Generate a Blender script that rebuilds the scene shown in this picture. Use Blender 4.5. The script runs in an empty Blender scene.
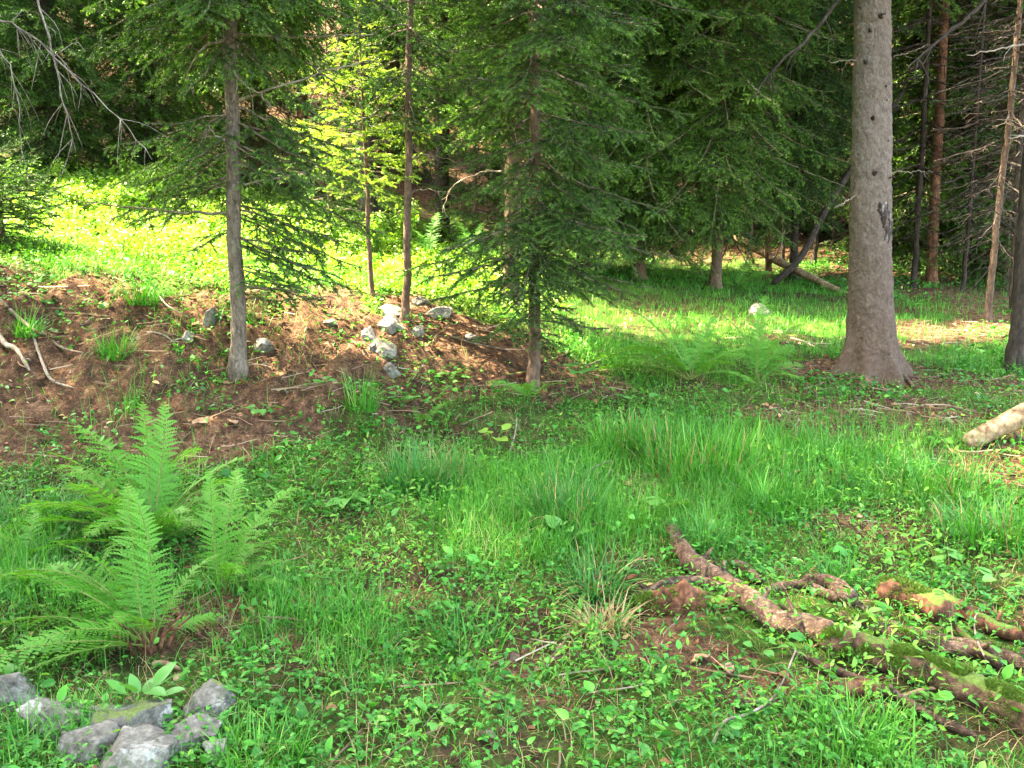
import bpy, math, random
import numpy as np
from mathutils import Vector, Matrix, Euler

SC = bpy.context.scene
COL = SC.collection
R = math.radians
rng = np.random.default_rng(7)
random.seed(7)

# ---------------------------------------------------------------- camera, sky, sun, exposure
EYE = np.array([0.0, 0.0, 1.6]); PITCH = R(8.0); FPX = 995.0
cam_d = bpy.data.cameras.new('camera'); cam = bpy.data.objects.new('camera', cam_d); COL.objects.link(cam)
cam_d.sensor_width = 36.0; cam_d.lens = 36.0*FPX/1024.0; cam_d.clip_start = 0.05; cam_d.clip_end = 2000
cam.location = EYE; cam.rotation_euler = (R(90)-PITCH, 0, 0); SC.camera = cam

SUN_TO = Vector((-0.50, 0.06, 0.84)).normalized()
SUN_EL = math.asin(SUN_TO.z); SUN_AZ = math.atan2(SUN_TO.x, SUN_TO.y)
world = bpy.data.worlds.new('World'); SC.world = world; world.use_nodes = True
wn = world.node_tree.nodes; wl = world.node_tree.links
bg = wn['Background']; bg.inputs['Strength'].default_value = 0.15
sky = wn.new('ShaderNodeTexSky'); sky.sky_type = 'NISHITA'; sky.sun_disc = False
sky.sun_elevation = SUN_EL; sky.sun_rotation = SUN_AZ; sky.dust_density = 3.0; sky.air_density = 1.0
wl.new(sky.outputs['Color'], bg.inputs['Color'])
sun_d = bpy.data.lights.new('sun', 'SUN'); sun = bpy.data.objects.new('sun', sun_d); COL.objects.link(sun)
sun_d.energy = 4.6; sun_d.angle = R(0.5); sun_d.color = (1.0, 0.93, 0.80)
sun.rotation_euler = SUN_TO.to_track_quat('Z', 'Y').to_euler()
vs = SC.view_settings
vs.view_transform = 'Standard'; vs.look = 'None'; vs.gamma = 1.0; vs.use_curve_mapping = False
vs.exposure = 4.02
vs.use_white_balance = True; vs.white_balance_temperature = 8150; vs.white_balance_tint = 6
SC.cycles.max_bounces = 5; SC.cycles.diffuse_bounces = 2; SC.cycles.glossy_bounces = 2
SC.cycles.transmission_bounces = 4; SC.cycles.transparent_max_bounces = 4
SC.cycles.caustics_reflective = False; SC.cycles.caustics_refractive = False
SC.cycles.use_denoising = True
SC.cycles.filter_width = 1.45

# ---------------------------------------------------------------- noise, terrain function
def _hash(i, j, k, s):
    n = (i*374761393 + j*668265263 + k*2147483647 + s*974634777) & 0xffffffff
    n = ((n ^ (n >> 13))*1274126177) & 0xffffffff
    n = ((n ^ (n >> 16))*2246822519) & 0xffffffff
    return ((n ^ (n >> 15)) & 0xffffff)/float(0xffffff)
def vnoise(p, s=0):
    p = np.asarray(p, float); i = np.floor(p).astype(np.int64); f = p-i; f = f*f*(3-2*f)
    out = 0
    for a in (0, 1):
        wa = f[..., 0] if a else 1-f[..., 0]
        for b in (0, 1):
            wb = f[..., 1] if b else 1-f[..., 1]
            for c in (0, 1):
                wc = f[..., 2] if c else 1-f[..., 2]
                out = out + wa*wb*wc*_hash(i[..., 0]+a, i[..., 1]+b, i[..., 2]+c, s)
    return out*2-1
def fbm(p, oct=4, s=0, gain=0.5):
    out = 0; a = 1.0; p = np.asarray(p, float)
    for o in range(oct):
        out = out + a*vnoise(p, s+o); p = p*2.03+7.1; a *= gain
    return out
def n2(x, y, sc, s=0, oct=3):
    return fbm(np.stack([x*sc, y*sc, np.full_like(x, 0.37+s*1.7)], -1), oct, s)
def sstep(a, b, x):
    t = np.clip((x-a)/(b-a), 0, 1); return t*t*(3-2*t)

cp, sp_ = math.cos(PITCH), math.sin(PITCH)
def ray(px, py):
    u = (px-512)/FPX; v = -(py-384)/FPX
    return np.array([u, cp+v*sp_, -sp_+v*cp])
def at(px, py, Y):
    d = ray(px, py); return EYE+d*(Y/d[1])

CTRL = []
for px, py, Y in [
    # brown bank: foot
    (-120,440,5.9),(0,455,5.7),(100,448,5.8),(200,445,5.9),(300,432,6.15),(380,412,6.6),(450,396,7.0),(540,388,7.3),
    # bank middle and crest
    (-120,340,6.6),(0,352,6.5),(100,365,6.6),(200,370,6.65),(300,355,7.0),(380,350,7.3),(450,352,7.4),
    (-120,268,7.3),(0,280,7.3),(100,290,7.4),(200,300,7.5),(300,298,7.7),(372,298,7.9),(440,304,8.1),(500,322,8.1),(560,350,8.1),
    # meadow behind the crest
    (-150,180,13.),(0,188,13.),(100,186,13.),(200,215,12.5),(330,246,12.),(430,262,11.5),(480,292,9.8),(430,232,15.),
    (-100,235,9.5),(60,240,9.5),(200,262,9.5),(330,276,9.4),
    # lawn
    (600,318,10.6),(700,300,12.),(640,268,15.),(750,250,17.5),(850,252,17.),(800,320,11.),(600,262,16.),
    # right of the tree
    (950,330,10.6),(1060,350,9.4),(1010,385,7.9),(950,280,15.),(1000,460,5.9),(1100,480,5.4),(960,420,6.7),(1000,255,19.),
    # the tree's little mound
    (870,382,8.0),(800,385,7.9),(780,430,6.5)]:
    CTRL.append(at(px, py, Y))
def base_h(x, y): return 0.1*(y-2.9)
for x in np.arange(-5, 6.1, 1.0):
    for y in (-6, -2, 1, 2.2, 3.2, 4.2):
        CTRL.append(np.array([x, y, base_h(x, y)]))
for x in (-1.5, 0, 1.5, 3): CTRL.append(np.array([x, 5.2, base_h(x, 5.2)]))
for x, y, z in [(-8,-4,-.3),(8,-4,-.7),(-9,3,.9),(-12,8,2.),(9,3,-.2),(9,8,.3),(-16,14,3.6),(-20,0,2.5),(20,0,-1.5),(18,12,.2),(14,20,1.6),
                (-18,24,8.),(-8,24,6.2),(0,24,3.6),(7,24,2.7),(12,28,3.0),(-10,18,4.3),(-4,18,3.2),(-24,40,15.),(-10,40,13.),(0,40,9.5),(10,40,7.5),(24,40,6.),
                (-50,70,32.),(-20,70,29.),(0,70,25.),(20,70,20.),(50,70,14.),(-60,0,8.),(60,0,-6.),(-60,120,50.),(0,120,46.),(60,120,36.),(0,-60,-6.),(-60,-60,0.),(60,-60,-10.),
                (-120,150,60.),(120,150,46.),(-140,0,14.),(140,0,-12.)]:
    CTRL.append(np.array([x, y, z], float))
CTRL = np.array(CTRL)
def _phi(r, c=0.35): return np.sqrt(r*r+c*c)
_A = _phi(np.linalg.norm(CTRL[:, None, :2]-CTRL[None, :, :2], axis=2))
_A -= np.eye(len(CTRL))*0.02
_W = np.linalg.solve(_A, CTRL[:, 2]-base_h(CTRL[:, 0], CTRL[:, 1]))
def height(x, y, detail=True):
    x = np.asarray(x, float); y = np.asarray(y, float); sh = x.shape
    xf, yf = x.ravel(), y.ravel(); out = np.empty_like(xf)
    for k in range(0, len(xf), 20000):
        d = np.hypot(xf[k:k+20000, None]-CTRL[None, :, 0], yf[k:k+20000, None]-CTRL[None, :, 1])
        out[k:k+20000] = _phi(d)@_W
    out = out+base_h(xf, yf)
    if detail:
        near = np.clip(1.6-np.hypot(xf, yf-6)/30, 0.25, 1)
        out = out+near*(0.05*n2(xf, yf, 1.1, 3)+0.022*n2(xf, yf, 4.5, 9)+0.008*n2(xf, yf, 17., 21))
        bk = np.exp(-((xf+2.6)/2.6)**4-((yf-6.7)/.95)**4)
        out = out+bk*(.13*n2(xf, yf, 1.7, 13)+.075*n2(xf, yf, 5.0, 17)+.03*np.abs(n2(xf, yf, 12, 19)))
    return out.reshape(sh)
def G(px, py, lift=0.0):
    d = ray(px, py); t = np.linspace(1.5, 60, 4000); p = EYE+d[None]*t[:, None]
    h = height(p[:, 0], p[:, 1], False); k = np.argmax(p[:, 2] < h)
    if not (p[:, 2] < h).any(): k = 1500
    q = p[k].copy(); q[2] = float(height(q[0:1], q[1:2])[0])+lift
    return q

# ---------------------------------------------------------------- mesh and object helpers
def mesh(name, v, tris=None, quads=None, mats=(), midx=None, smooth=False, tint=None):
    me = bpy.data.meshes.new(name); v = np.asarray(v, np.float32)
    tris = np.zeros((0, 3), np.int32) if tris is None else np.asarray(tris, np.int32).reshape(-1, 3)
    quads = np.zeros((0, 4), np.int32) if quads is None else np.asarray(quads, np.int32).reshape(-1, 4)
    nt, nq = len(tris), len(quads)
    me.vertices.add(len(v)); me.vertices.foreach_set('co', v.ravel())
    me.loops.add(nt*3+nq*4); me.loops.foreach_set('vertex_index', np.concatenate([tris.ravel(), quads.ravel()]))
    me.polygons.add(nt+nq)
    me.polygons.foreach_set('loop_start', np.concatenate([np.arange(nt)*3, nt*3+np.arange(nq)*4]).astype(np.int32))
    if midx is not None: me.polygons.foreach_set('material_index', np.asarray(midx, np.int32))
    me.polygons.foreach_set('use_smooth', np.full(nt+nq, smooth))
    for m in mats: me.materials.append(m)
    if tint is not None:
        a = me.attributes.new('tint', 'FLOAT', 'POINT'); a.data.foreach_set('value', np.asarray(tint, np.float32))
    me.update(calc_edges=True); me.validate()
    return me
def obj(name, data, parent=None, loc=None, rot=None, scale=None):
    o = bpy.data.objects.new(name, data); COL.objects.link(o)
    if parent is not None: o.parent = parent
    if loc is not None: o.location = loc
    if rot is not None: o.rotation_euler = rot
    if scale is not None: o.scale = (scale,)*3 if np.isscalar(scale) else scale
    return o
def tag(o, label, cat, group=None, kind=None):
    if label: o['label'] = label
    if cat: o['category'] = cat
    if group: o['group'] = group
    if kind: o['kind'] = kind
    return o
def thing(name, label, cat, loc, group=None, rz=0):
    o = obj(name, None, None, loc, (0, 0, rz)); o.empty_display_size = 0.1
    return tag(o, label, cat, group)

class Soup:
    """collects vertices, triangles, material indices and tints"""
    def __init__(s): s.v = []; s.t = []; s.m = []; s.a = []; s.n = 0
    def add(s, v, t, m=0, a=0.5):
        v = np.asarray(v, float).reshape(-1, 3); t = np.asarray(t, np.int64).reshape(-1, 3)
        s.v.append(v); s.t.append(t+s.n); s.n += len(v)
        s.m.append(np.full(len(t), m)); s.a.append(np.broadcast_to(np.asarray(a, float), (len(v),)))
    def arrays(s): return np.concatenate(s.v), np.concatenate(s.t), np.concatenate(s.m), np.concatenate(s.a)
    def mesh(s, name, mats, smooth=False):
        v, t, m, a = s.arrays(); return mesh(name, v, tris=t, mats=mats, midx=m, smooth=smooth, tint=a)

def curve(pts, n):
    """smooth resampling of a polyline (Catmull-Rom)"""
    p = np.asarray(pts, float)
    if len(p) == 2: return p[0]+(p[1]-p[0])*np.linspace(0, 1, n)[:, None]
    q = np.vstack([2*p[0]-p[1], p, 2*p[-1]-p[-2]]); out = []
    for u in np.linspace(0, len(p)-1-1e-6, n):
        i = int(u); f = u-i; a, b, c, d = q[i:i+4]
        out.append(.5*((2*b)+(-a+c)*f+(2*a-5*b+4*c-d)*f*f+(-a+3*b-3*c+d)*f**3))
    return np.array(out)
def tube(pts, rad, ns=10, rough=0.0, rs=8.0, seed=0, cap=True, lump=None):
    """tapered tube along points; returns verts, tris"""
    p = np.asarray(pts, float); n = len(p); rad = np.broadcast_to(np.asarray(rad, float), (n,))
    T = np.gradient(p, axis=0); T /= np.linalg.norm(T, axis=1)[:, None]+1e-9
    ref = np.array([0, 0, 1.]) if abs(T[0, 2]) < 0.9 else np.array([0, 1., 0])
    N = np.empty_like(p); u = ref-T[0]*(ref@T[0]); u /= np.linalg.norm(u)
    for i in range(n):
        u = u-T[i]*(u@T[i]); u /= np.linalg.norm(u)+1e-9; N[i] = u
    B = np.cross(T, N); th = np.linspace(0, 2*np.pi, ns, endpoint=False)
    ring = N[:, None]*np.cos(th)[None, :, None]+B[:, None]*np.sin(th)[None, :, None]
    rr = np.repeat(rad[:, None], ns, 1)
    if rough > 0:
        c = p[:, None]+ring*rad[:, None, None]
        rr = rr*(1+rough*fbm(c*rs, 3, seed))
    if lump is not None: rr = rr*lump(p, th)
    v = (p[:, None]+ring*rr[..., None]).reshape(-1, 3)
    i = np.arange(n-1)[:, None]*ns; j = np.arange(ns)[None]; k = (j+1) % ns
    a, b, c, d = i+j, i+k, i+ns+k, i+ns+j
    t = np.concatenate([np.stack([a, b, c], -1).reshape(-1, 3), np.stack([a, c, d], -1).reshape(-1, 3)])
    if cap:
        v = np.vstack([v, p[0], p[-1]]); m = n*ns; jj = np.arange(ns); kk = (jj+1) % ns
        t = np.vstack([t, np.stack([np.full(ns, m), kk, jj], -1), np.stack([np.full(ns, m+1), (n-1)*ns+jj, (n-1)*ns+kk], -1)])
    return v, t

# ---------------------------------------------------------------- materials
def newmat(name):
    m = bpy.data.materials.new(name); m.use_nodes = True; nt = m.node_tree
    return m, nt, nt.nodes['Principled BSDF'], nt.nodes['Material Output']
def ramp(nt, fac, stops, interp='LINEAR'):
    r = nt.nodes.new('ShaderNodeValToRGB'); r.color_ramp.interpolation = interp
    e = r.color_ramp.elements
    while len(e) < len(stops): e.new(0.5)
    for x, (p, c) in zip(e, stops): x.position = p; x.color = (*c, 1) if len(c) == 3 else c
    nt.links.new(fac, r.inputs['Fac']); return r.outputs['Color']
def noise(nt, scale, detail=5, rough=0.6, coord=None, dist=0.0):
    n = nt.nodes.new('ShaderNodeTexNoise'); n.inputs['Scale'].default_value = scale
    n.inputs['Detail'].default_value = detail; n.inputs['Roughness'].default_value = rough; n.inputs['Distortion'].default_value = dist
    if coord is not None: nt.links.new(coord, n.inputs['Vector'])
    return n.outputs['Fac']
def mixc(nt, fac, a, b, mode='MIX'):
    m = nt.nodes.new('ShaderNodeMix'); m.data_type = 'RGBA'; m.blend_type = mode
    for s, x in ((m.inputs[0], fac), (m.inputs[6], a), (m.inputs[7], b)):
        if hasattr(x, 'is_linked'): nt.links.new(x, s)
        else: s.default_value = x if np.isscalar(x) else (*x, 1)
    return m.outputs[2]
def math_(nt, op, a, b=0.0, clamp=False):
    m = nt.nodes.new('ShaderNodeMath'); m.operation = op; m.use_clamp = clamp
    for s, x in ((m.inputs[0], a), (m.inputs[1], b)):
        if hasattr(x, 'is_linked'): nt.links.new(x, s)
        else: s.default_value = x
    return m.outputs[0]
def bump(nt, h, strength, dist, bsdf):
    b = nt.nodes.new('ShaderNodeBump'); b.inputs['Strength'].default_value = strength; b.inputs['Distance'].default_value = dist
    nt.links.new(h, b.inputs['Height']); nt.links.new(b.outputs[0], bsdf.inputs['Normal'])
def attr(nt, name='tint'):
    a = nt.nodes.new('ShaderNodeAttribute'); a.attribute_name = name; return a.outputs['Fac']
def coords(nt, which='Object'):
    return nt.nodes.new('ShaderNodeTexCoord').outputs[which]
def position(nt): return nt.nodes.new('ShaderNodeNewGeometry').outputs['Position']

def leafmat(name, stops, transl=0.4, rough=0.45, use_tint=False, tcol=None):
    """thin leaf: a diffuse/glossy face and light coming through from behind"""
    m, nt, b, out = newmat(name)
    if use_tint: f = attr(nt)
    else:
        f = nt.nodes.new('ShaderNodeNewGeometry').outputs['Random Per Island']
        f = math_(nt, 'ADD', math_(nt, 'MULTIPLY', f, .62), math_(nt, 'MULTIPLY', math_(nt, 'SUBTRACT', noise(nt, 2.2, 3, .6, position(nt)), .36), 1.25), True)
    c = ramp(nt, f, stops)
    nt.links.new(c, b.inputs['Base Color']); b.inputs['Roughness'].default_value = rough
    b.inputs['Specular IOR Level'].default_value = 0.22
    t = nt.nodes.new('ShaderNodeBsdfTranslucent')
    nt.links.new(mixc(nt, 1.0, c, tcol or (1.2, 1.3, 0.5), 'MULTIPLY'), t.inputs['Color'])
    mx = nt.nodes.new('ShaderNodeMixShader'); mx.inputs[0].default_value = transl
    nt.links.new(b.outputs[0], mx.inputs[1]); nt.links.new(t.outputs[0], mx.inputs[2]); nt.links.new(mx.outputs[0], out.inputs[0])
    return m
M = {}
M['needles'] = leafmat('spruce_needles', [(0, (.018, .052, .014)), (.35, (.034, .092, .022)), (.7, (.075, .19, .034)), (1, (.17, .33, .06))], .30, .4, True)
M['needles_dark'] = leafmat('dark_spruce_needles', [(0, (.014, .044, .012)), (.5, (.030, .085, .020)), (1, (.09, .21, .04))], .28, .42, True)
M['needles_fresh'] = leafmat('fresh_sapling_needles', [(0, (.17, .28, .045)), (.5, (.28, .43, .075)), (1, (.42, .56, .13))], .42, .45, True)
M['grass'] = leafmat('grass_blades', [(0, (.022, .125, .018)), (.4, (.042, .21, .026)), (.7, (.08, .32, .038)), (.93, (.19, .44, .07)), (1, (.45, .38, .2))], .27, .36)
M['grass_blue'] = leafmat('bluish_grass', [(0, (.026, .13, .03)), (.6, (.048, .215, .042)), (1, (.12, .33, .075))], .27, .36)
M['grass_dry'] = leafmat('dry_grass', [(0, (.28, .20, .09)), (1, (.42, .33, .17))], .25, .6, tcol=(1, .9, .7))
M['sorrel'] = leafmat('small_herb_leaves', [(0, (.020, .115, .022)), (.45, (.042, .21, .032)), (.78, (.09, .35, .05)), (.95, (.24, .48, .09)), (1, (.42, .36, .12))], .27, .36)
M['herb'] = leafmat('meadow_herb_leaves', [(0, (.06, .18, .03)), (.4, (.13, .28, .04)), (.75, (.26, .40, .08)), (1, (.48, .52, .20))], .34, .42)
M['herb_yellow'] = leafmat('narrow_herb_leaves', [(0, (.03, .125, .018)), (.5, (.07, .24, .028)), (1, (.22, .42, .06))], .27, .42)
M['broad'] = leafmat('broad_leaves', [(0, (.075, .25, .055)), (1, (.11, .31, .07))], .27, .36)
M['broad_pale'] = leafmat('pale_broad_leaves', [(0, (.20, .38, .06)), (1, (.27, .44, .08))], .45, .45)
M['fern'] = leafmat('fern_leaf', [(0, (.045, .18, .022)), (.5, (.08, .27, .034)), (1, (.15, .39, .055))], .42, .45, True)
M['litter'] = leafmat('needle_litter', [(0, (.04, .018, .010)), (.4, (.12, .052, .026)), (.75, (.24, .115, .055)), (.92, (.40, .26, .16)), (1, (.55, .44, .32))], .05, .7, tcol=(1, .8, .6))
M['dead_leaf'] = leafmat('dead_leaves', [(0, (.14, .05, .025)), (.5, (.30, .15, .075)), (.85, (.45, .30, .17)), (1, (.6, .47, .33))], .12, .6, tcol=(1, .8, .6))

M['clod'] = leafmat('clods', [(0, (.03, .015, .01)), (.6, (.10, .055, .035)), (.85, (.2, .15, .12)), (1, (.36, .33, .29))], .0, .9)
M['dry_twigs'] = leafmat('dry_twig_bits', [(0, (.08, .045, .025)), (.6, (.24, .16, .10)), (1, (.48, .40, .32))], .0, .8)
M['moss_fuzz'] = leafmat('moss_fuzz', [(0, (.05, .10, .015)), (.6, (.10, .18, .03)), (1, (.18, .26, .05))], .3, .6)
def barkmat(name, dark, mid, light, scale=30, zs=0.5, bumpd=0.006, lichen=0.0, moss=0.0, strength=0.9, foot=None):
    m, nt, b, out = newmat(name); co = coords(nt)
    mp = nt.nodes.new('ShaderNodeMapping'); mp.inputs['Scale'].default_value = (1, 1, zs); nt.links.new(co, mp.inputs['Vector']); v = mp.outputs[0]
    vo = nt.nodes.new('ShaderNodeTexVoronoi'); vo.inputs['Scale'].default_value = scale
    wob = nt.nodes.new('ShaderNodeTexNoise'); wob.inputs['Scale'].default_value = scale*.7; nt.links.new(v, wob.inputs['Vector'])
    nt.links.new(mixc(nt, .06, v, wob.outputs['Color']), vo.inputs['Vector'])
    n1 = noise(nt, scale*.25, 6, .65, v); nf = noise(nt, scale*3, 4, .7, v)
    f = math_(nt, 'ADD', math_(nt, 'MULTIPLY', vo.outputs['Distance'], -.35), math_(nt, 'ADD', math_(nt, 'MULTIPLY', n1, .9), math_(nt, 'MULTIPLY', nf, .35)))
    c = ramp(nt, f, [(.22, dark), (.48, mid), (.78, light)])
    if lichen > 0:
        l = ramp(nt, noise(nt, scale*.35, 5, .7, co, .5), [(.60, (0, 0, 0)), (.68, (1, 1, 1))])
        c = mixc(nt, math_(nt, 'MULTIPLY', l, lichen), c, (.30, .33, .27))
    if moss > 0:
        g = nt.nodes.new('ShaderNodeNewGeometry'); s = nt.nodes.new('ShaderNodeSeparateXYZ'); nt.links.new(g.outputs['Normal'], s.inputs[0])
        mn = math_(nt, 'ADD', math_(nt, 'MULTIPLY', s.outputs[2], .45), math_(nt, 'MULTIPLY', noise(nt, 7, 5, .65, co), 1.1))
        k = ramp(nt, mn, [(.98-.45*moss, (0, 0, 0)), (1.12-.45*moss, (1, 1, 1))])
        mc = ramp(nt, noise(nt, 60, 4, .7, co), [(.3, (.045, .085, .015)), (.7, (.13, .20, .035))])
        c = mixc(nt, k, c, mc)
    if foot:   # redder, scalier bark towards the foot of the tree
        s = nt.nodes.new('ShaderNodeSeparateXYZ'); nt.links.new(co, s.inputs[0])
        k = ramp(nt, math_(nt, 'ADD', math_(nt, 'MULTIPLY', s.outputs[2], .45), math_(nt, 'MULTIPLY', noise(nt, 5, 4, .6, co), .35)), [(.2, (1, 1, 1)), (.95, (0, 0, 0))])
        c = mixc(nt, math_(nt, 'MULTIPLY', k, .85), c, mixc(nt, 1.0, c, foot, 'MULTIPLY'))
    nt.links.new(c, b.inputs['Base Color']); b.inputs['Roughness'].default_value = .85; b.inputs['Specular IOR Level'].default_value = .25
    bump(nt, f, strength, bumpd, b); return m
M['bark_big'] = barkmat('spruce_bark', (.085, .064, .052), (.145, .112, .092), (.235, .195, .165), 110, .8, .007, lichen=.06, foot=(.74, .58, .48))
M['bark'] = barkmat('grey_bark', (.055, .042, .032), (.15, .118, .09), (.29, .245, .20), 60, .4, .004, lichen=.5)
M['bark_brown'] = barkmat('brown_bark', (.045, .028, .02), (.12, .075, .05), (.22, .14, .10), 50, .4, .004, lichen=.2)
M['bark_red'] = barkmat('reddish_bark', (.05, .024, .016), (.17, .078, .044), (.36, .18, .10), 45, .4, .004)
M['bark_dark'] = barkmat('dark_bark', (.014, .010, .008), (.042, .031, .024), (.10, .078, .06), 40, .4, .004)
M['twig'] = barkmat('twig_wood', (.06, .045, .03), (.15, .115, .08), (.26, .21, .16), 40, .4, .001)
M['twig_pale'] = barkmat('pale_dead_wood', (.09, .07, .05), (.235, .19, .145), (.44, .39, .33), 40, .3, .001)
M['twig_grey'] = barkmat('grey_dead_wood', (.07, .055, .045), (.20, .17, .14), (.42, .40, .36), 40, .3, .001)
M['chip_white'] = barkmat('white_wood', (.35, .30, .22), (.62, .57, .46), (.8, .76, .66), 60, .6, .001)
M['chip_tan'] = barkmat('tan_bark', (.20, .10, .05), (.42, .26, .15), (.60, .44, .30), 60, .6, .001)
M['log_bark'] = barkmat('log_bark', (.010, .006, .004), (.085, .048, .031), (.28, .185, .135), 52, .9, .008, lichen=.3)
M['log_moss'] = barkmat('mossy_log', (.015, .009, .005), (.085, .048, .028), (.21, .13, .08), 52, .9, .008, moss=.20)
M['log_rot'] = barkmat('rotten_wood', (.014, .006, .004), (.11, .044, .024), (.30, .145, .085), 38, .6, .008, moss=.12)
M['log_pale'] = barkmat('bare_pale_log', (.06, .032, .016), (.27, .18, .105), (.50, .39, .27), 30, 1.0, .004)
M['scar'] = barkmat('resin_scar', (.012, .009, .008), (.05, .035, .03), (.45, .42, .40), 40, .3, .006)

def stonemat(name, a, b_, c_, moss):
    m, nt, b, out = newmat(name); co = coords(nt)
    n1 = noise(nt, 5, 8, .65, co, .6); n2_ = noise(nt, 32, 6, .7, co)
    f = math_(nt, 'ADD', math_(nt, 'MULTIPLY', n1, .5), math_(nt, 'MULTIPLY', n2_, .5))
    c = ramp(nt, f, [(.38, a), (.5, b_), (.61, c_)])
    li = ramp(nt, noise(nt, 11, 5, .7, co, .4), [(.58, (0, 0, 0)), (.64, (1, 1, 1))])
    c = mixc(nt, math_(nt, 'MULTIPLY', li, .5), c, (.42, .43, .38))
    g = nt.nodes.new('ShaderNodeNewGeometry'); s = nt.nodes.new('ShaderNodeSeparateXYZ'); nt.links.new(g.outputs['Normal'], s.inputs[0])
    oi = nt.nodes.new('ShaderNodeObjectInfo')
    mn = math_(nt, 'ADD', math_(nt, 'MULTIPLY', s.outputs[2], .4), math_(nt, 'MULTIPLY', noise(nt, 4.5, 6, .7, position(nt)), 1.2))
    k = ramp(nt, mn, [(1.08-.4*moss, (0, 0, 0)), (1.16-.4*moss, (1, 1, 1))])
    mc = ramp(nt, noise(nt, 90, 3, .7, co), [(.3, (.05, .08, .015)), (.7, (.14, .19, .035))])
    nt.links.new(mixc(nt, k, c, mc), b.inputs['Base Color']); b.inputs['Roughness'].default_value = .8
    bump(nt, math_(nt, 'ADD', f, math_(nt, 'MULTIPLY', k, .2)), .9, .012, b); return m
M['stone'] = stonemat('grey_stone', (.038, .034, .027), (.14, .127, .104), (.31, .285, .24), .12)
M['stone_moss'] = stonemat('mossy_stone', (.033, .031, .025), (.115, .107, .086), (.24, .22, .19), .34)
M['stone_pale'] = stonemat('pale_stone', (.07, .06, .05), (.215, .19, .16), (.40, .36, .30), .15)

def groundmat():
    m, nt, b, out = newmat('forest_ground'); p = position(nt)
    soil = attr(nt, 'soil')
    n1 = noise(nt, 1.6, 8, .65, p); n2_ = noise(nt, 14, 8, .72, p); n3 = noise(nt, 90, 4, .75, p)
    fine = math_(nt, 'ADD', math_(nt, 'MULTIPLY', n2_, .55), math_(nt, 'MULTIPLY', n3, .45))
    brown = ramp(nt, fine, [(.36, (.010, .006, .004)), (.46, (.050, .028, .018)), (.55, (.125, .068, .037)), (.66, (.31, .20, .13))])
    moss = ramp(nt, fine, [(.34, (.010, .026, .004)), (.48, (.035, .085, .012)), (.60, (.075, .155, .025)), (.75, (.16, .18, .06))])
    earth = ramp(nt, fine, [(.34, (.012, .008, .004)), (.52, (.05, .033, .017)), (.72, (.15, .105, .055))])
    k0 = ramp(nt, n1, [(.42, (0, 0, 0)), (.6, (1, 1, 1))])
    green = mixc(nt, k0, moss, earth)
    k = ramp(nt, math_(nt, 'ADD', soil, math_(nt, 'MULTIPLY', math_(nt, 'SUBTRACT', n2_, .5), .9)), [(.38, (0, 0, 0)), (.62, (1, 1, 1))])
    nt.links.new(mixc(nt, k, green, brown), b.inputs['Base Color'])
    b.inputs['Roughness'].default_value = .95; b.inputs['Specular IOR Level'].default_value = .1
    bump(nt, fine, .9, .02, b); return m
M['ground'] = groundmat()

# ---------------------------------------------------------------- ground
SOIL = []
for px, py, rx, ry, s in [(-60,340,1.2,.9,1),(20,330,.9,.8,1),(60,405,.7,.6,1),(150,350,.8,.7,.9),(205,415,.65,.55,1),(290,385,.7,.7,1),(340,345,.7,.7,1),
        (430,350,.75,.7,1),(500,365,.45,.6,1),(390,395,.5,.5,.9),(300,315,.8,.35,.9),(590,380,.5,.35,.8),
        (800,385,.42,.5,.85),(830,425,.5,.45,.8),(790,345,.35,.3,.6),(885,395,.45,.35,.8),(930,330,.8,1.2,.75),(960,285,1.8,2.2,.8),(960,425,.5,.6,.95),(1010,455,.5,.4,.9),(1000,385,.5,.8,.6),
        (690,655,.28,.16,.9),(650,615,.3,.2,.9),(740,690,.25,.12,.7),(195,615,.3,.22,.8),(130,690,.3,.2,.4),(820,375,.5,.5,1),(850,410,.55,.55,.95),(790,415,.4,.45,.85),(885,405,.6,.5,.9),(920,380,.6,.7,.8),(1020,330,1.,1.2,.9),(940,270,1.6,2.,.95),(870,262,.9,1.5,.7),(650,480,.3,.25,.5),(520,650,.25,.12,.6),(400,600,.2,.12,.5),(560,700,.25,.12,.5),(850,520,.3,.2,.6),(800,480,.35,.2,.6),(330,600,.2,.1,.6),(610,590,.22,.15,.6),(285,640,.15,.12,.6)]:
    g = G(px, py); SOIL.append((g[0], g[1], rx, ry, s))
def soil(x, y):
    w = 0.35*n2(x, y, 2.1, 31)
    out = np.zeros_like(x)
    for cx, cy, rx, ry, s in SOIL:
        d = np.sqrt(((x-cx)/rx)**2+((y-cy)/ry)**2)+w
        out = np.maximum(out, s*sstep(1.15, .65, d))
    far = sstep(15.5, 18.5, y+1.5*n2(x, y, .35, 5))
    left_far = sstep(13.0, 15.0, y)*sstep(-3, -6, x)*.3
    right = sstep(4.6, 6.0, x-0.0*y+.8*n2(x, y, .6, 8))*.7
    return np.clip(np.maximum(np.maximum(out, far*.95), np.maximum(right, left_far)), 0, 1)
def graded(lo, hi, c0, c1, fine, growth):
    xs = list(np.arange(c0, c1, fine)); d = fine
    a = c1
    while a < hi: xs.append(a); d *= growth; a += d
    xs.append(hi); d = fine; a = c0-fine; left = []
    while a > lo: left.append(a); d *= growth; a -= d
    left.append(lo); return np.array(left[::-1]+xs)
gx = graded(-300, 300, -4.5, 4.5, .032, 1.06); gy = graded(-200, 400, 1.9, 9.0, .03, 1.05)
X, Y = np.meshgrid(gx, gy); Z = height(np.clip(X, -140, 140), np.clip(Y, -60, 150))
nx, ny = len(gx), len(gy); ii = (np.arange(ny-1)[:, None]*nx+np.arange(nx-1)[None]).ravel()
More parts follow.
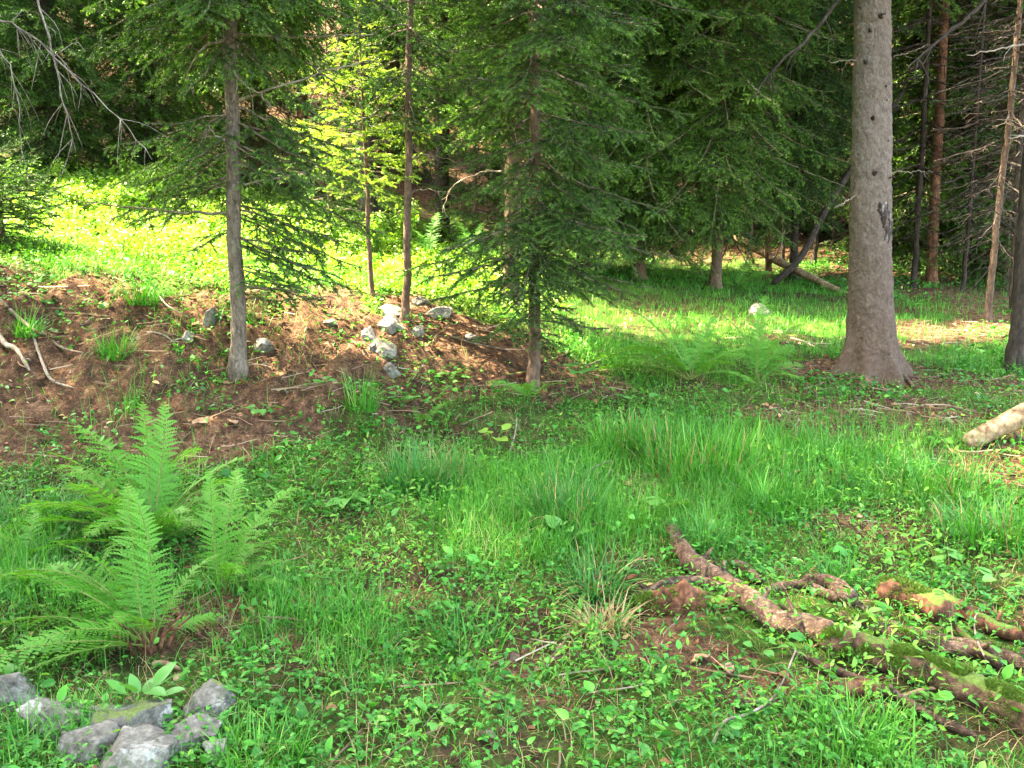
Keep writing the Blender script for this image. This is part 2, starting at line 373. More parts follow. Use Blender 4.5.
gm = mesh('ground', np.stack([X, Y, Z], -1).reshape(-1, 3), quads=np.stack([ii, ii+1, ii+nx+1, ii+nx], -1), mats=[M['ground']], smooth=True)
a = gm.attributes.new('soil', 'FLOAT', 'POINT'); a.data.foreach_set('value', soil(X.ravel(), Y.ravel()).astype(np.float32))
ground = obj('ground', gm); ground['kind'] = 'structure'

# ---------------------------------------------------------------- spruce branches
def norm(a): return a/(np.linalg.norm(a, axis=-1, keepdims=True)+1e-9)
_TPL = {}
def twig_set(L, rs, dens, bare):
    """segments of one branch: main axis along +x with side twigs and sub-twigs"""
    seg = []    # p0, p1, order, tipness
    n = max(6, int(L/.09)); t = np.linspace(0, 1, n+1)
    axis = np.stack([L*t, .03*L*np.cumsum(rs.normal(0, .5, n+1))/n, L*(-.10*t**1.5+.10*t**3)+.006*rs.normal(0, 1, n+1)], -1)
    for i in range(n): seg.append((axis[i], axis[i+1], 0, t[i]))
    step = (.068 if not bare else .085)*max(1, L/1.2)*(1, 1.1, 1.35, 1.8)[dens]
    s = .10*L+.03; side = 1
    while s < L*.985:
        f = s/L; i = min(int(f*n), n-1); p = axis[i]+(axis[i+1]-axis[i])*(f*n-i)
        l = .52*L*min(1, (f*2.2+.25))*(1-f)**.72*rs.uniform(.55, 1.15)+.03
        l = min(l, .62)
        ang = R(rs.uniform(48, 66)); d = np.array([math.cos(ang), side*math.sin(ang), rs.uniform(-.35, .05)])
        m = max(2, int(l/.07)); q = p.copy(); d = d/np.linalg.norm(d)
        for k in range(m):
            q2 = q+d*l/m; seg.append((q, q2, 1, .25+.75*(k+1)/m))
            if l > .13 and k < m-1:
                for sgn in (1, -1):
                    if rs.random() < (.8 if not bare else .45):
                        l2 = l*(1-(k+1)/m)*rs.uniform(.3, .62)+.025
                        side_v = np.cross([0, 0, 1.], d); dd = norm(d*.75+sgn*side_v*.7+np.array([0, 0, rs.uniform(-.35, .05)]))
                        seg.append((q2, q2+dd*l2, 2, 1.0))
            q = q2; d = norm(d+np.array([rs.normal(0, .06), rs.normal(0, .06), -.16]))
        s += step*rs.uniform(.6, 1.4); side = -side if rs.random() < .85 else side
    return seg
def branch_tpl(L, var, lod, bare=False):
    key = (L, var, lod, bare)
    if key in _TPL: return _TPL[key]
    rs = np.random.default_rng(hash((int(L*100), var, 17)) % 99991)
    seg = twig_set(L, rs, lod, bare)
    P0 = np.array([s[0] for s in seg]); P1 = np.array([s[1] for s in seg]); od = np.array([s[2] for s in seg]); tip = np.array([s[3] for s in seg])
    so = Soup()
    # wood: flat three-sided slivers, thicker on the axis
    w = np.where(od == 0, .0035+.010*L*(1-np.clip(tip, 0, 1))*.6, np.where(od == 1, .0022, .0014))*(1.0 if lod < 2 else 1.5)
    d = norm(P1-P0); u = norm(np.cross(d, rs.normal(0, 1, d.shape))); v_ = np.cross(d, u)
    keep = np.ones(len(seg), bool) if (lod < 1 or bare) else od < 2
    k = np.where(keep)[0]
    ring = [P0[k]+w[k, None]*(u[k]*math.cos(a)+v_[k]*math.sin(a)) for a in (0, 2.094, 4.189)]+[P1[k]+w[k, None]*.8*(u[k]*math.cos(a)+v_[k]*math.sin(a)) for a in (0, 2.094, 4.189)]
    V = np.stack(ring, 1).reshape(-1, 3); b = np.arange(len(k))[:, None]*6
    T = np.concatenate([b+np.array([[i, (i+1) % 3, 3+(i+1) % 3]]) for i in range(3)]+[b+np.array([[i, 3+(i+1) % 3, 3+i]]) for i in range(3)])
    so.add(V, T, 1, .5)
    if not bare:
        dens, ln, hw = ((620, .018, .0024), (330, .023, .0028), (105, .038, .0066), (30, .065, .013))[lod]
        ok = ~((od == 0) & (tip < .3)); P0, P1, tip = P0[ok], P1[ok], tip[ok]
        le = np.linalg.norm(P1-P0, axis=1); cnt = np.maximum(1, np.round(le*dens+rs.random(len(le))-.5)).astype(int)
        idx = np.repeat(np.arange(len(le)), cnt); f = rs.random(len(idx))
        p = P0[idx]+(P1-P0)[idx]*f[:, None]; d = norm(P1-P0)[idx]
        rad = rs.normal(0, 1, d.shape); rad[:, 2] = rad[:, 2]*.7+.35; rad = norm(rad-d*(rad*d).sum(1)[:, None])
        nd = norm(d*rs.uniform(.35, .95, (len(idx), 1))+rad*.8)
        wd = norm(np.cross(nd, rs.normal(0, 1, nd.shape)))
        l = ln*rs.uniform(.75, 1.2, (len(idx), 1))
        V = np.stack([p-wd*hw, p+wd*hw, p+nd*l], 1).reshape(-1, 3); T = np.arange(len(V)).reshape(-1, 3)
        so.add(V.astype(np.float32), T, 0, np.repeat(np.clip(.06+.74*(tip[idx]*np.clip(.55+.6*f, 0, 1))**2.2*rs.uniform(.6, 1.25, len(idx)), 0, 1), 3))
    _TPL[key] = so.arrays(); return _TPL[key]
LENS = (.45, .75, 1.1, 1.6, 2.2)
def put_branch(so, base, az, pitch, L, lod, bare=False, rs=rng, roll=0, tint=0.0):
    Lq = min(LENS, key=lambda q: abs(q-L)); v, t, m, a = branch_tpl(Lq, int(rs.integers(3)), lod, bare)
    s = L/Lq; mat = np.array((Matrix.Rotation(az, 3, 'Z')@Matrix.Rotation(-pitch, 3, 'Y')@Matrix.Rotation(roll, 3, 'X')))
    vv = v*np.array([s, s*(1 if rs.random() < .5 else -1), s])
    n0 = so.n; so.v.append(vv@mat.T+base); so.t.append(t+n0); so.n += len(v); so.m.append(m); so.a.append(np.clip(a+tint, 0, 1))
def crown_soup(H, hb, Lm, lod_at, trunk=lambda h: np.array([0, 0, h]), rs=rng, whorl=.30, per=5, bare_to=None, shape=.8, droop=(-28, 22), lmin=.3, skip=0.0, azf=None):
    """whorls of branches from hb up to H; below bare_to they carry no needles"""
    so = Soup(); h = hb
    while h < H-.12:
        f = (h-hb)/(H-hb); L0 = Lm*((1-f)**shape)*(min(1, .55+f*4))
        for k in range(per if h < H-.5 else 3):
            if rs.random() < skip: continue
            az = 2*math.pi*(k+rs.uniform(-.35, .35))/per+h*2.4
            L = max(lmin*.6, L0*rs.uniform(.65, 1.15))
            if azf is not None: L *= azf(az, h)
            if L < .12: continue
            pt = R(droop[0]+(droop[1]-droop[0])*f**.7+rs.uniform(-9, 9))
            bare = bare_to is not None and h < bare_to
            put_branch(so, trunk(h+rs.uniform(-.08, .08)), az, pt, L*(.8 if bare else 1), lod_at(h), bare, rs, R(rs.uniform(-14, 14)), rs.uniform(-.12, .2))
        h += whorl*rs.uniform(.75, 1.25)
    if so.n:
        # leader
        put_branch(so, trunk(H-.3), rs.uniform(0, 6), R(84), .45, lod_at(H), False, rs)
    return so
def trunk_mesh(name, H, r0, mat, lean=(0, 0), rs=rng, ns=14, flare=1.5, steps=None, r_top=None, rough=.07):
    n = steps or max(14, int(H*7)); z = H*np.linspace(0, 1, n)**1.6; z[0] = -.18
    wob = np.cumsum(rs.normal(0, .004, (n, 2)), 0)
    zz = np.clip(z, 0, None); pts = np.stack([lean[0]*zz/H+wob[:, 0], lean[1]*zz/H+wob[:, 1], z], -1)
    rad = r0*((1-zz/H)**.75*.97+.03)*(1+(flare-1)*np.exp(-zz/(r0*1.6)))
    v, t = tube(pts, rad, ns, rough, 1.2/r0, int(rs.integers(1000)))
    me = mesh(name, v, tris=t, mats=[mat], smooth=True)
    return me, (lambda h: np.array([np.interp(h, pts[:, 2], pts[:, 0]), np.interp(h, pts[:, 2], pts[:, 1]), h]))
def dead_branch(parent, base, pts, r, mat, seed=0, twigs=6, name='dead_branch', tl=.25):
    """a bare limb given by points relative to its tree, with a few forked side twigs"""
    rs = np.random.default_rng(seed); p = curve(pts, 18); p[1:-1] += rs.normal(0, .006, p[1:-1].shape); so = Soup()
    v, t = tube(p, np.linspace(r, r*.25, len(p)), 6); so.add(v, t)
    for k in range(twigs):
        i = int(rs.integers(4, 17)); d = norm(p[min(i+1, 17)]-p[i-1]); dd = norm(d*.6+rs.normal(0, .5, 3)+np.array([0, 0, -.35]))
        l = tl*rs.uniform(.4, 1.2); q = np.array([p[i], p[i]+dd*l*.5, p[i]+dd*l*.8+np.array([0, 0, -.2*l])+rs.normal(0, .02, 3)])
        v, t = tube(curve(q, 6), np.linspace(r*.35, r*.12, 6), 4); so.add(v, t)
    return obj(name, so.mesh(name, [mat], True), parent)

NEAR_TREES = []
def spruce(name, label, loc, H, r0, hb, Lm, lod_at, bark, needles, group=None, lean=(0, 0), seed=1, **kw):
    rs = np.random.default_rng(seed); fl = kw.pop('flare', 1.5)
    t = thing(name, label, 'tree', loc, group)
    me, tr = trunk_mesh('trunk', H, r0, bark, lean, rs, flare=fl); obj('trunk', me, t)
    so = crown_soup(H, hb, Lm, lod_at, tr, rs, **kw)
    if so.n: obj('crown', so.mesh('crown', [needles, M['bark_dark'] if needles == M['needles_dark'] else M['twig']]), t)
    return t, tr
lod_near = lambda top: (lambda h: 1 if h < top else 3)
lod0 = lambda top: (lambda h: 0 if h < top else 3)
FAR = lambda h: 2 if h < 7 else 3

# slim spruce on the bank, left
b = G(237, 366)
t1, tr1 = spruce('slim_spruce', 'slim grey-barked spruce with dead twigs, rooted on the brown bank at left', b, 8.5, .052, 2.25, 1.35, lod0(3.6), M['bark'], M['needles'],
       lean=(.12, .1), seed=11, whorl=.15, per=8, droop=(-34, 12), shape=.6)
lo = Soup(); rs = np.random.default_rng(5)
for h, az, L, pt in [(.85, .25, .85, -22), (.95, 2.7, .45, -20), (1.1, -.2, .95, -16), (1.25, 3.3, .55, -10), (1.35, .6, .7, -24), (1.5, -.7, .8, -20), (1.55, 2.5, .7, -15), (1.7, 3.6, .85, -18), (1.75, .1, .9, -20), (1.2, 1.6, .7, -15), (1.6, 4.4, .6, -25), (.6, .1, .6, -12), (.7, 5.6, .7, -12), (.5, 1.0, .55, -5), (.9, 5.9, .85, -18), (1.05, .5, 1.0, -22), (1.3, 2.9, .9, -22), (1.4, .2, 1.1, -26), (1.45, 3.0, 1.0, -26), (1.65, -.3, 1.1, -24), (1.7, 2.8, 1.1, -24)]:
    for da, dl, dp in ((0, 1, 0), (.28, .7, 6)): put_branch(lo, tr1(h+.03*da), az+da, R(pt+dp), L*dl, 0, False, rs, 0, .05)
obj('crown', lo.mesh('lower_sprays', [M['needles'], M['twig']]), t1).name = 'lower_sprays'
for i, (h, pts) in enumerate([(2.15, [(0,0,0),(-.12,-.08,-.03),(-.22,-.1,-.14),(-.27,-.1,-.26)]), (2.2, [(0,0,0),(.3,-.05,-.02),(.6,-.1,-.03),(.95,-.1,-.02)]),
                              (2.0, [(0,0,0),(.1,-.1,-.12),(.22,-.12,-.2),(.32,-.14,-.3)]), (1.75, [(0,0,0),(.25,-.1,.08),(.6,-.15,.18),(.95,-.15,.26)]),
                              (1.25, [(0,0,0),(.12,-.08,-.01),(.3,-.1,.02),(.6,-.1,.1)]), (1.5, [(0,0,0),(-.1,-.06,.06),(-.18,-.1,.16)]), (1.05, [(0,0,0),(-.25,-.1,0),(-.6,-.1,.03),(-1.0,-.1,.08)]),
                              (1.15, [(0,0,0),(.05,-.08,-.05),(.06,-.1,-.2)]), (.55, [(0,0,0),(.3,-.1,0),(.6,-.1,-.06)])]):
    o = tr1(h); dead_branch(t1, o, np.array(pts)+o, .011, M['twig_pale'] if i < 6 else M['twig'], 30+i, 5, tl=.18)

# sunlit sapling and its thin neighbour
b = G(373, 300)
spruce('spruce_sapling', 'young spruce sapling with bright yellow-green needles in the sun', b, 2.5, .022, .9, .72, lambda h: 0, M['bark_brown'], M['needles_fresh'],
       seed=21, whorl=.11, per=6, droop=(-8, 35), lean=(-.08, 0), flare=1.3)
b = G(406, 324)
t3, tr3 = spruce('thin_spruce', 'thin pole-like spruce growing out of the pale stones on the bank', b, 6.5, .031, 1.5, .85, lod0(3.3), M['bark_brown'], M['needles'], lean=(.12, .05), seed=22, whorl=.17, per=5)
for i, (h, s) in enumerate([(1.2, 1), (1.5, -1), (1.75, -1), (.95, 1)]):
    o = tr3(h); dead_branch(t3, o, o+np.array([(0, 0, 0), (.12*s, -.05, .03), (.3*s, -.08, .0), (.5*s, -.1, -.08)]), .007, M['twig'], 60+i, 5, tl=.15)

# central pair
b = G(532, 382)
t4, tr4 = spruce('bushy_spruce', 'bushy young spruce with spreading needle sprays in the middle, foremost of the central pair', b, 8.5, .046, 1.35, 1.15, lod0(3.3), M['bark_brown'], M['needles'],
       seed=31, whorl=.14, per=8, droop=(-26, 14), shape=.5, skip=.3, azf=lambda a_, h: 1+.28*math.cos(a_))
lo = Soup()
for h, az, L, pt in [(.5, -.3, .4, -5), (.7, 2.4, .45, -8), (.8, .3, .55, -12), (.9, 5.0, .5, -15), (1.0, 3.8, .7, -10), (1.1, .9, .6, -5), (1.2, -.4, .8, -12), (1.25, 4.1, .8, -12), (1.3, 5.4, .8, -10), (.55, 4.0, .45, -16), (.65, 5.3, .45, -16), (.75, 4.7, .5, -22), (.85, 3.5, .6, -14), (.95, .1, .65, -14), (1.05, 4.6, .7, -22), (1.15, 2.9, .8, -16), (1.0, 5.6, .7, -18), (.4, 5.0, .35, -5)]+[(hh, az_, .38, -34) for hh, az_ in zip(np.linspace(.85, 1.4, 14), (4.2, 5.1, 4.7, 3.9, 5.4, 4.5, 5.0, 4.0, 4.8, 5.3, 3.7, 4.4, 5.6, 4.9))]:
    for da, dl, dp in ((0, 1, 0), (.3, .6, 5)): put_branch(lo, tr4(h+.03*da), az+da, R(pt+dp), L*1.4*dl, 0, False, rs, 0, 0)
obj('lower_sprays', lo.mesh('lower_sprays', [M['needles'], M['twig']]), t4)
b = G(511, 312)
t4b, tr4b = spruce('straight_spruce', 'straight brown-barked spruce standing just behind the bushy young spruce', b, 17, .075, 1.7, 2.7, lod_near(4.2), M['bark_brown'], M['needles'],
       seed=32, whorl=.22, per=7, droop=(-24, 12), shape=.5, azf=lambda a_, h: (.52 if h < 3.6 else 1.0))
for i, (h, pts) in enumerate([(1.45, [(0,0,0),(.25,-.1,-.05),(.4,-.1,-.25),(.45,-.1,-.4)]), (1.5, [(0,0,0),(.1,-.1,-.05),(.13,-.1,-.3),(.12,-.1,-.5)]), (1.2, [(0,0,0),(-.2,-.1,.02),(-.5,-.1,-.1),(-.6,-.1,-.3)])]):
    o = tr4b(h); dead_branch(t4b, o, np.array(pts)+o, .009, M['twig_pale'], 70+i, 5, tl=.15)

# the big trunk
BT = G(867, 378)
tb = thing('big_spruce', 'big mature spruce with bare thick grey-pink trunk and flared roots', 'tree', BT)
zt = np.concatenate([np.linspace(-.25, 4, 480), np.linspace(4.1, 19, 60)])
lean = lambda z: -.035*np.clip(z, 0, 5)+.05*np.exp(-np.clip(z, 0, 9)*2)
ptsb = np.stack([lean(zt), .0*zt, zt], -1)
radb = np.interp(zt, [-.25, -.1, 0, .12, .3, .6, 1.2, 2.1, 3, 6, 19], [.285, .265, .245, .215, .188, .175, .164, .149, .134, .115, .015])
def flare_l(p, th):
    z = np.clip(p[:, 2], -.25, 4)[:, None]; e = np.exp(-np.clip(z+.05, 0, 9)/.19)
    r_ = sum(a*np.exp(-((np.angle(np.exp(1j*(th[None]-c))))/w)**2) for c, w, a in flare_roots)
    return 1+e*(r_-.12)+.035*np.sin(3*th[None]+z*.7)
_T0 = np.array([0, 0, 1.]); _ref = np.array([0, 1., 0])   # tube(): angle 0 points to +y, 90 deg to -x
flare_roots = [(R(95), .40, 1.25), (R(150), .30, .45), (R(205), .26, .45), (R(262), .20, .42), (R(330), .4, .5), (R(30), .4, .5)]
v, t = tube(ptsb, radb, 200, .045, 7, 3, True, flare_l)
d_ = v-np.interp(v[:, 2], ptsb[:, 2], ptsb[:, 0])[:, None]*np.array([1, 0, 0]); d_[:, 2] = 0; d_ = norm(d_)
_c = fbm(v*np.array([34, 34, 30.])+.35*fbm(v*60, 2, 46)[:, None], 2, 47)
v = v+d_*(.004*fbm(v*np.array([22, 22, 14.]), 3, 44)+.0022*fbm(v*90, 2, 45)-.0065*np.exp(-(_c/.13)**2))[:, None]*np.clip(v[:, 2:3]*0+1, 0, 1)
obj('trunk', mesh('trunk', v, tris=t, mats=[M['bark_big']], smooth=True), tb)
def on_big(px, py, out=0.0):
    """a point on the big trunk's camera side seen at a pixel"""
    d = ray(px, py); best = None
    for tt in np.linspace(6, 9, 600):
        q = EYE+d*tt-BT; r_ = np.interp(q[2], zt, radb); c = lean(q[2])
        if math.hypot(q[0]-c, q[1]) < r_: best = q; break
    if best is None: best = EYE+d*(BT[1]/d[1])-BT
    n = np.array([best[0]-lean(best[2]), best[1], 0]); n /= np.linalg.norm(n)+1e-9
    return best+n*out, n
for i, (px, py, s) in enumerate([(881,16,1.1),(870,30,.8),(866,62,1.2),(888,58,.7),(886,86,.6),(873,118,1.1),(888,141,.7),(875,173,1.0),(889,178,.8),(861,8,.8),(887,100,.5),(878,210,.6)]):
    p, n = on_big(px, py); so = Soup()
    v, t = tube(np.array([p-n*.02, p+n*.004, p+n*.014*s]), np.array([.022, .017, .008])*s, 9, .35, 60, i); so.add(v, t)
    if s > .75:
        v, t = tube(np.array([p+n*.005, p+n*.04*s+np.array([0, 0, .01]), p+n*.06*s+np.array([.006, 0, .0])]), [.006, .005, .003], 5); so.add(v, t)
    obj('branch_stub', so.mesh('branch_stub', [M['bark_dark']], True), tb)
so = Soup()   # resin wound: two lips and a pale resin run
for pts, r_ in (([(880,202),(883,214),(884,228)], .034), ([(885,200),(889,214),(890,230),(888,243)], .024), ([(886,222),(887,234),(886,244)], .022)):
    q = np.array([on_big(*p, -.006)[0] for p in pts]); v, t = tube(curve(q, 14), r_*np.sin(np.linspace(.5, 2.8, 14)), 10, .45, 45, 9); so.add(v, t)
obj('bark_wound', so.mesh('bark_wound', [M['scar']], True), tb)['label'] = 'dark resin-streaked wound in the bark'
cb = crown_soup(19, 3.7, 2.7, lod_near(5), lambda h: np.array([lean(h), 0, h]), np.random.default_rng(3), whorl=.34, per=7, droop=(-28, 15), shape=.55)
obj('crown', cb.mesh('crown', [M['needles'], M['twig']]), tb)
for i, (pts, r_) in enumerate([([(858,-40,0),(830,12,-.2),(800,45,-.3),(768,75,-.3),(752,98,-.35)], .018)]):
    q = np.array([at(px, py, BT[1]+dy)-BT for px, py, dy in pts]); dead_branch(tb, None, q, r_, M['bark_dark'], 90+i, 9, tl=.3)
for i, (px, py, dx, dz) in enumerate([(893,58,.25,.08),(894,172,.28,.0),(857,60,-.25,-.03),(856,196,-.2,-.1)]):
    p, n = on_big(px, py); dead_branch(tb, None, p+np.array([(0, 0, 0), (dx*.5, -.05, dz*.5), (dx, -.08, dz)]), .006, M['twig_pale'], 95+i, 3, tl=.12)

# ---------------------------------------------------------------- further trees, one by one
def far_tree(px, Y, H, r0, hb, Lm, bark, needles, label, seed, group=None, bare=None, lod=None, name='spruce', **kw):
    p = at(px, 260, Y); loc = np.array([p[0], Y, 0]); loc[2] = height(loc[0:1], loc[1:2])[0]
    return spruce(name, label, loc, H, r0, hb, Lm, lod or FAR, M[bark], M[needles], group, seed=seed, bare_to=bare, **kw)
mid = lod_near(5.5)
far_tree(640, 13.2, 13, .08, .75, 2.1, 'bark_brown', 'needles', 'drooping grey-green spruce behind the lit lawn, right of the central pair', 41, lod=mid, whorl=.22, per=8, droop=(-36, 10), shape=.6)
far_tree(716, 13.0, 12, .07, 1.0, 2.0, 'bark_brown', 'needles', 'spruce with long hanging sprays above the two upright back ferns', 42, lod=mid, whorl=.21, per=8, droop=(-38, 8), shape=.6)
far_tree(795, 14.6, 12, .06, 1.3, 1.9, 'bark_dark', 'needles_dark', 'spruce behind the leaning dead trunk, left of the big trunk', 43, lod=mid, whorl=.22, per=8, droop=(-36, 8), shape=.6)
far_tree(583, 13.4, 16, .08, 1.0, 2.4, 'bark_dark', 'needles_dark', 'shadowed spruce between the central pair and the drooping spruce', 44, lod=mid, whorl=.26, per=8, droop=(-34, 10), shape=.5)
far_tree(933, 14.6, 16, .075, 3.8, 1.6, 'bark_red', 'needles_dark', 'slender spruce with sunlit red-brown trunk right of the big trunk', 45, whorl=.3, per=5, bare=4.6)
far_tree(992, 11.2, 9, .04, .9, 1.2, 'bark_brown', 'needles_dark', 'thin spruce pole with dead brown lower twigs near the right edge', 46, whorl=.2, per=5, bare=3.6, lean=(.25, 0))
tr_, trf = far_tree(1024, 8.4, 14, .075, 3.6, 1.8, 'bark_dark', 'needles_dark', 'dark trunk cut by the right edge of the photo', 47, whorl=.3, per=5)
for i, (pts, r_) in enumerate([([(1035,-70,0),(985,0,-.3),(950,32,-.4),(918,58,-.5),(905,70,-.5)], .022), ([(1030,40,0),(1000,49,-.3),(966,55,-.5)], .012), ([(1040,136,0),(1020,137,-.3),(1008,138,-.4)], .012), ([(1028,250,0),(1000,215,-.2),(975,205,-.3)], .007)]):
    q = np.array([at(px, py, tr_.location.y+dy)-np.array(tr_.location) for px, py, dy in pts]); q[0, :2] = trf(q[0, 2])[:2]
    dead_branch(tr_, None, q, r_, M['bark_dark'] if i in (0, 3) else M['twig_pale'], 110+i, 7 if i in (0, 3) else 1, tl=.3)
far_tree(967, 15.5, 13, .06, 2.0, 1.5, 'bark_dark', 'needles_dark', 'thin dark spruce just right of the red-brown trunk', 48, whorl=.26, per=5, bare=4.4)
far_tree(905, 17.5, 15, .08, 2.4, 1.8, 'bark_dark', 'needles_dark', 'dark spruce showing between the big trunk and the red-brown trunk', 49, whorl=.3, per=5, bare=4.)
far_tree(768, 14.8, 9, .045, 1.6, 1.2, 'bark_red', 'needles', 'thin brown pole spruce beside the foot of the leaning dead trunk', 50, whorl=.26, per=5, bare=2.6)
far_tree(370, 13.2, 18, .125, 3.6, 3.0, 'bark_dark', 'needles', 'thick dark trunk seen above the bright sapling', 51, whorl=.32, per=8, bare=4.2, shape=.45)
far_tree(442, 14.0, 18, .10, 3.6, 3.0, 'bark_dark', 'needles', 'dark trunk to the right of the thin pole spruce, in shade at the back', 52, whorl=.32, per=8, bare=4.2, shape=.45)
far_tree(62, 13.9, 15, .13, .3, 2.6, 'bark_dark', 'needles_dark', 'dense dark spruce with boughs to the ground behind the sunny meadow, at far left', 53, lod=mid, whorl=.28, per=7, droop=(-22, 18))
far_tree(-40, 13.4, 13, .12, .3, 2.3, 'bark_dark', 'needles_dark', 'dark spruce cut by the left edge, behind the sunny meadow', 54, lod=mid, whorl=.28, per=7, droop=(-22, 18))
far_tree(150, 14.9, 16, .14, .4, 2.7, 'bark_dark', 'needles', 'full green spruce behind the meadow, second from the left edge', 55, lod=mid, whorl=.3, per=7, droop=(-24, 18))
far_tree(262, 15.6, 14, .12, .8, 2.4, 'bark_brown', 'needles', 'green spruce behind the slim grey-barked spruce', 56, lod=mid, whorl=.3, per=6, droop=(-26, 15))
far_tree(475, 13.4, 3.6, .035, .3, 1.0, 'bark_brown', 'needles', 'small spruce in the shade at the back of the meadow', 57, lod=lambda h: 1, whorl=.17, per=6, droop=(-10, 25))
far_tree(6, 8.3, 1.1, .02, .08, .7, 'bark_brown', 'needles_dark', 'low dark spruce bush at the left edge, on top of the bank', 58, lod=lambda h: 0, whorl=.08, per=9, droop=(-5, 40), name='spruce_bush')
far_tree(330, 11.4, 3.0, .03, .4, .9, 'bark_brown', 'needles', 'young spruce with drooping sprays left of the bright sapling, behind the crest', 59, lod=lambda h: 1, whorl=.17, per=6, droop=(-15, 25))

# the far stand: four trees, copied
protos = []
for i, (H, r0, hb, Lm, bare) in enumerate([(17, .11, 1.2, 2.1, 4.2), (20, .14, 2.2, 2.5, 5.5), (15, .09, .5, 2.3, None), (18, .12, 3.0, 2.4, 3.6)]):
    rs = np.random.default_rng(200+i); me, tr = trunk_mesh('trunk', H, r0, M['bark_dark'] if i != 3 else M['bark_red'], (rs.normal(0, .3), 0), rs, ns=9)
    so = crown_soup(H, hb, Lm, FAR, tr, rs, whorl=.42, per=5, bare_to=bare, droop=(-28, 15))
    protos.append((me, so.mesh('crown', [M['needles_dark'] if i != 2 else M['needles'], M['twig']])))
STAND = [('dark spruces in the stand at the back right, behind the big trunk', 'far back right spruces', [(905,21),(950,19),(985,18),(1010,22),(1040,20),(930,26),(975,24),(1060,26),(890,24),(1015,27),(955,30),(1075,16),(1100,14),(1130,18),(1000,14.8),(865,19.5),(1045,17),(920,33),(1000,36),(915,16.5),(985,16.5),(1030,19.5),(880,22),(960,21),(1060,20),(1090,20),(925,23.5)]),
         ('spruces on the far slope behind the lawn, half hidden by nearer boughs', 'far slope spruces', [(560,21),(612,19),(660,20.5),(700,19),(745,22),(780,20),(825,21.5),(640,26),(720,28),(805,29),(850,26),(590,27),(675,34),(760,36),(535,31)]),
         ('spruces far up the slope at the back of the meadow, behind the nearer trunks', 'far upper left spruces', [(20,18.5),(100,19.5),(205,19),(310,18.5),(400,19),(355,22),(260,22),(150,23),(50,23),(440,23),(495,20),(-60,20),(-100,16.5),(200,27),(300,27),(400,28),(480,27),(100,28),(0,28),(-60,27),(520,36),(350,36)])]
rs = np.random.default_rng(261); me, tr = trunk_mesh('trunk', 16, .12, M['bark_brown'], (0, 0), rs, ns=9)
protos.append(None); protos.append((me, crown_soup(16, .4, 2.5, FAR, tr, rs, whorl=.30, per=6, droop=(-30, 12), shape=.6).mesh('crown', [M['needles'], M['twig']])))
for label, grp, spots in STAND:
    for px, Yy in spots:
        x = (px-512)/FPX*Yy*1.01; z = float(height(np.array([x]), np.array([float(Yy)]))[0])
        i = int(rng.integers(4)); 
        i = [0, 1, 5, 5][i] if 'right,' in label else ([2, 5, 2, 5] if 'upper' in label else [2, 0, 5, 3])[i]
        t = thing('far_spruce', label, 'tree', (x, Yy, z), grp, rng.uniform(0, 6.28)); s = rng.uniform(.85, 1.2); t.scale = (s,)*3
        obj('trunk', protos[i][0], t); obj('crown', protos[i][1], t)

rs = np.random.default_rng(260); me, tr = trunk_mesh('trunk', 19, .16, M['bark_brown'], (0, 0), rs, ns=9)
protos[4] = ((me, crown_soup(19, 3.6, 3.0, FAR, tr, rs, whorl=.36, per=8, droop=(-25, 12), shape=.45).mesh('crown', [M['needles_dark'], M['bark_dark']])))
rs = np.random.default_rng(262); me, tr = trunk_mesh('trunk', 10, .036, M['bark_dark'], (.1, 0), rs, ns=8)
POLE = (me, crown_soup(10, .7, 1.0, FAR, tr, rs, whorl=.24, per=5, bare_to=4.6, droop=(-22, 10), shape=.4).mesh('crown', [M['needles_dark'], M['bark_dark']]))
for lab, grp, spots in [('thin spruce poles with bare lower twigs in the dark stand right of the big trunk', 'thin poles at right', [(908,14.2),(956,13.8),(978,15.),(1008,12.2),(1000,17),(942,17.5),(965,18.5)]),
                        ('thin spruce poles behind the leaning dead trunk and the lawn end', 'thin poles behind the lawn', [(688,16.8),(748,17.2),(778,16.4),(808,16.2),(826,17.6),(846,15.2),(730,18.2)])]:
    for px, Yy in spots:
        x = (px-512)/FPX*Yy*1.01; z = float(height(np.array([x]), np.array([float(Yy)]))[0])
        t = thing('pole_spruce', lab, 'tree', (x, Yy, z), grp, rng.uniform(0, 6.28)); t.scale = (rng.uniform(.8, 1.25),)*3
        obj('trunk', POLE[0], t); obj('crown', POLE[1], t)
# tall spruces just outside the frame on the sunny side; they shade the clearing
for i, (x, y, k, s) in enumerate([(-4.9,4.2,3,.9),(-4.9,2.4,4,.85),(-5.2,-.4,4,.9),(-2.7,-1.6,4,.85),(-7.4,3.4,4,1.),(-8.2,.6,4,1.05),(-2.2,-5.2,1,.8),(-9.8,3.2,4,.9),(-7.0,6.0,4,.95)]):
    z = float(height(np.array([x]), np.array([y]))[0])
    lab = ['spruce past the left edge whose bare pale limb droops into the top left corner', 'tall spruce outside the frame that shades the clearing'][min(i, 1)]
    t = thing('shade_spruce', lab, 'tree', (x, y, z), None if i == 0 else 'spruces outside the frame', i*1.3); t.scale = (s,)*3
    obj('trunk', protos[k][0], t); obj('crown', protos[k][1], t)
    if i == 0: shade0 = t
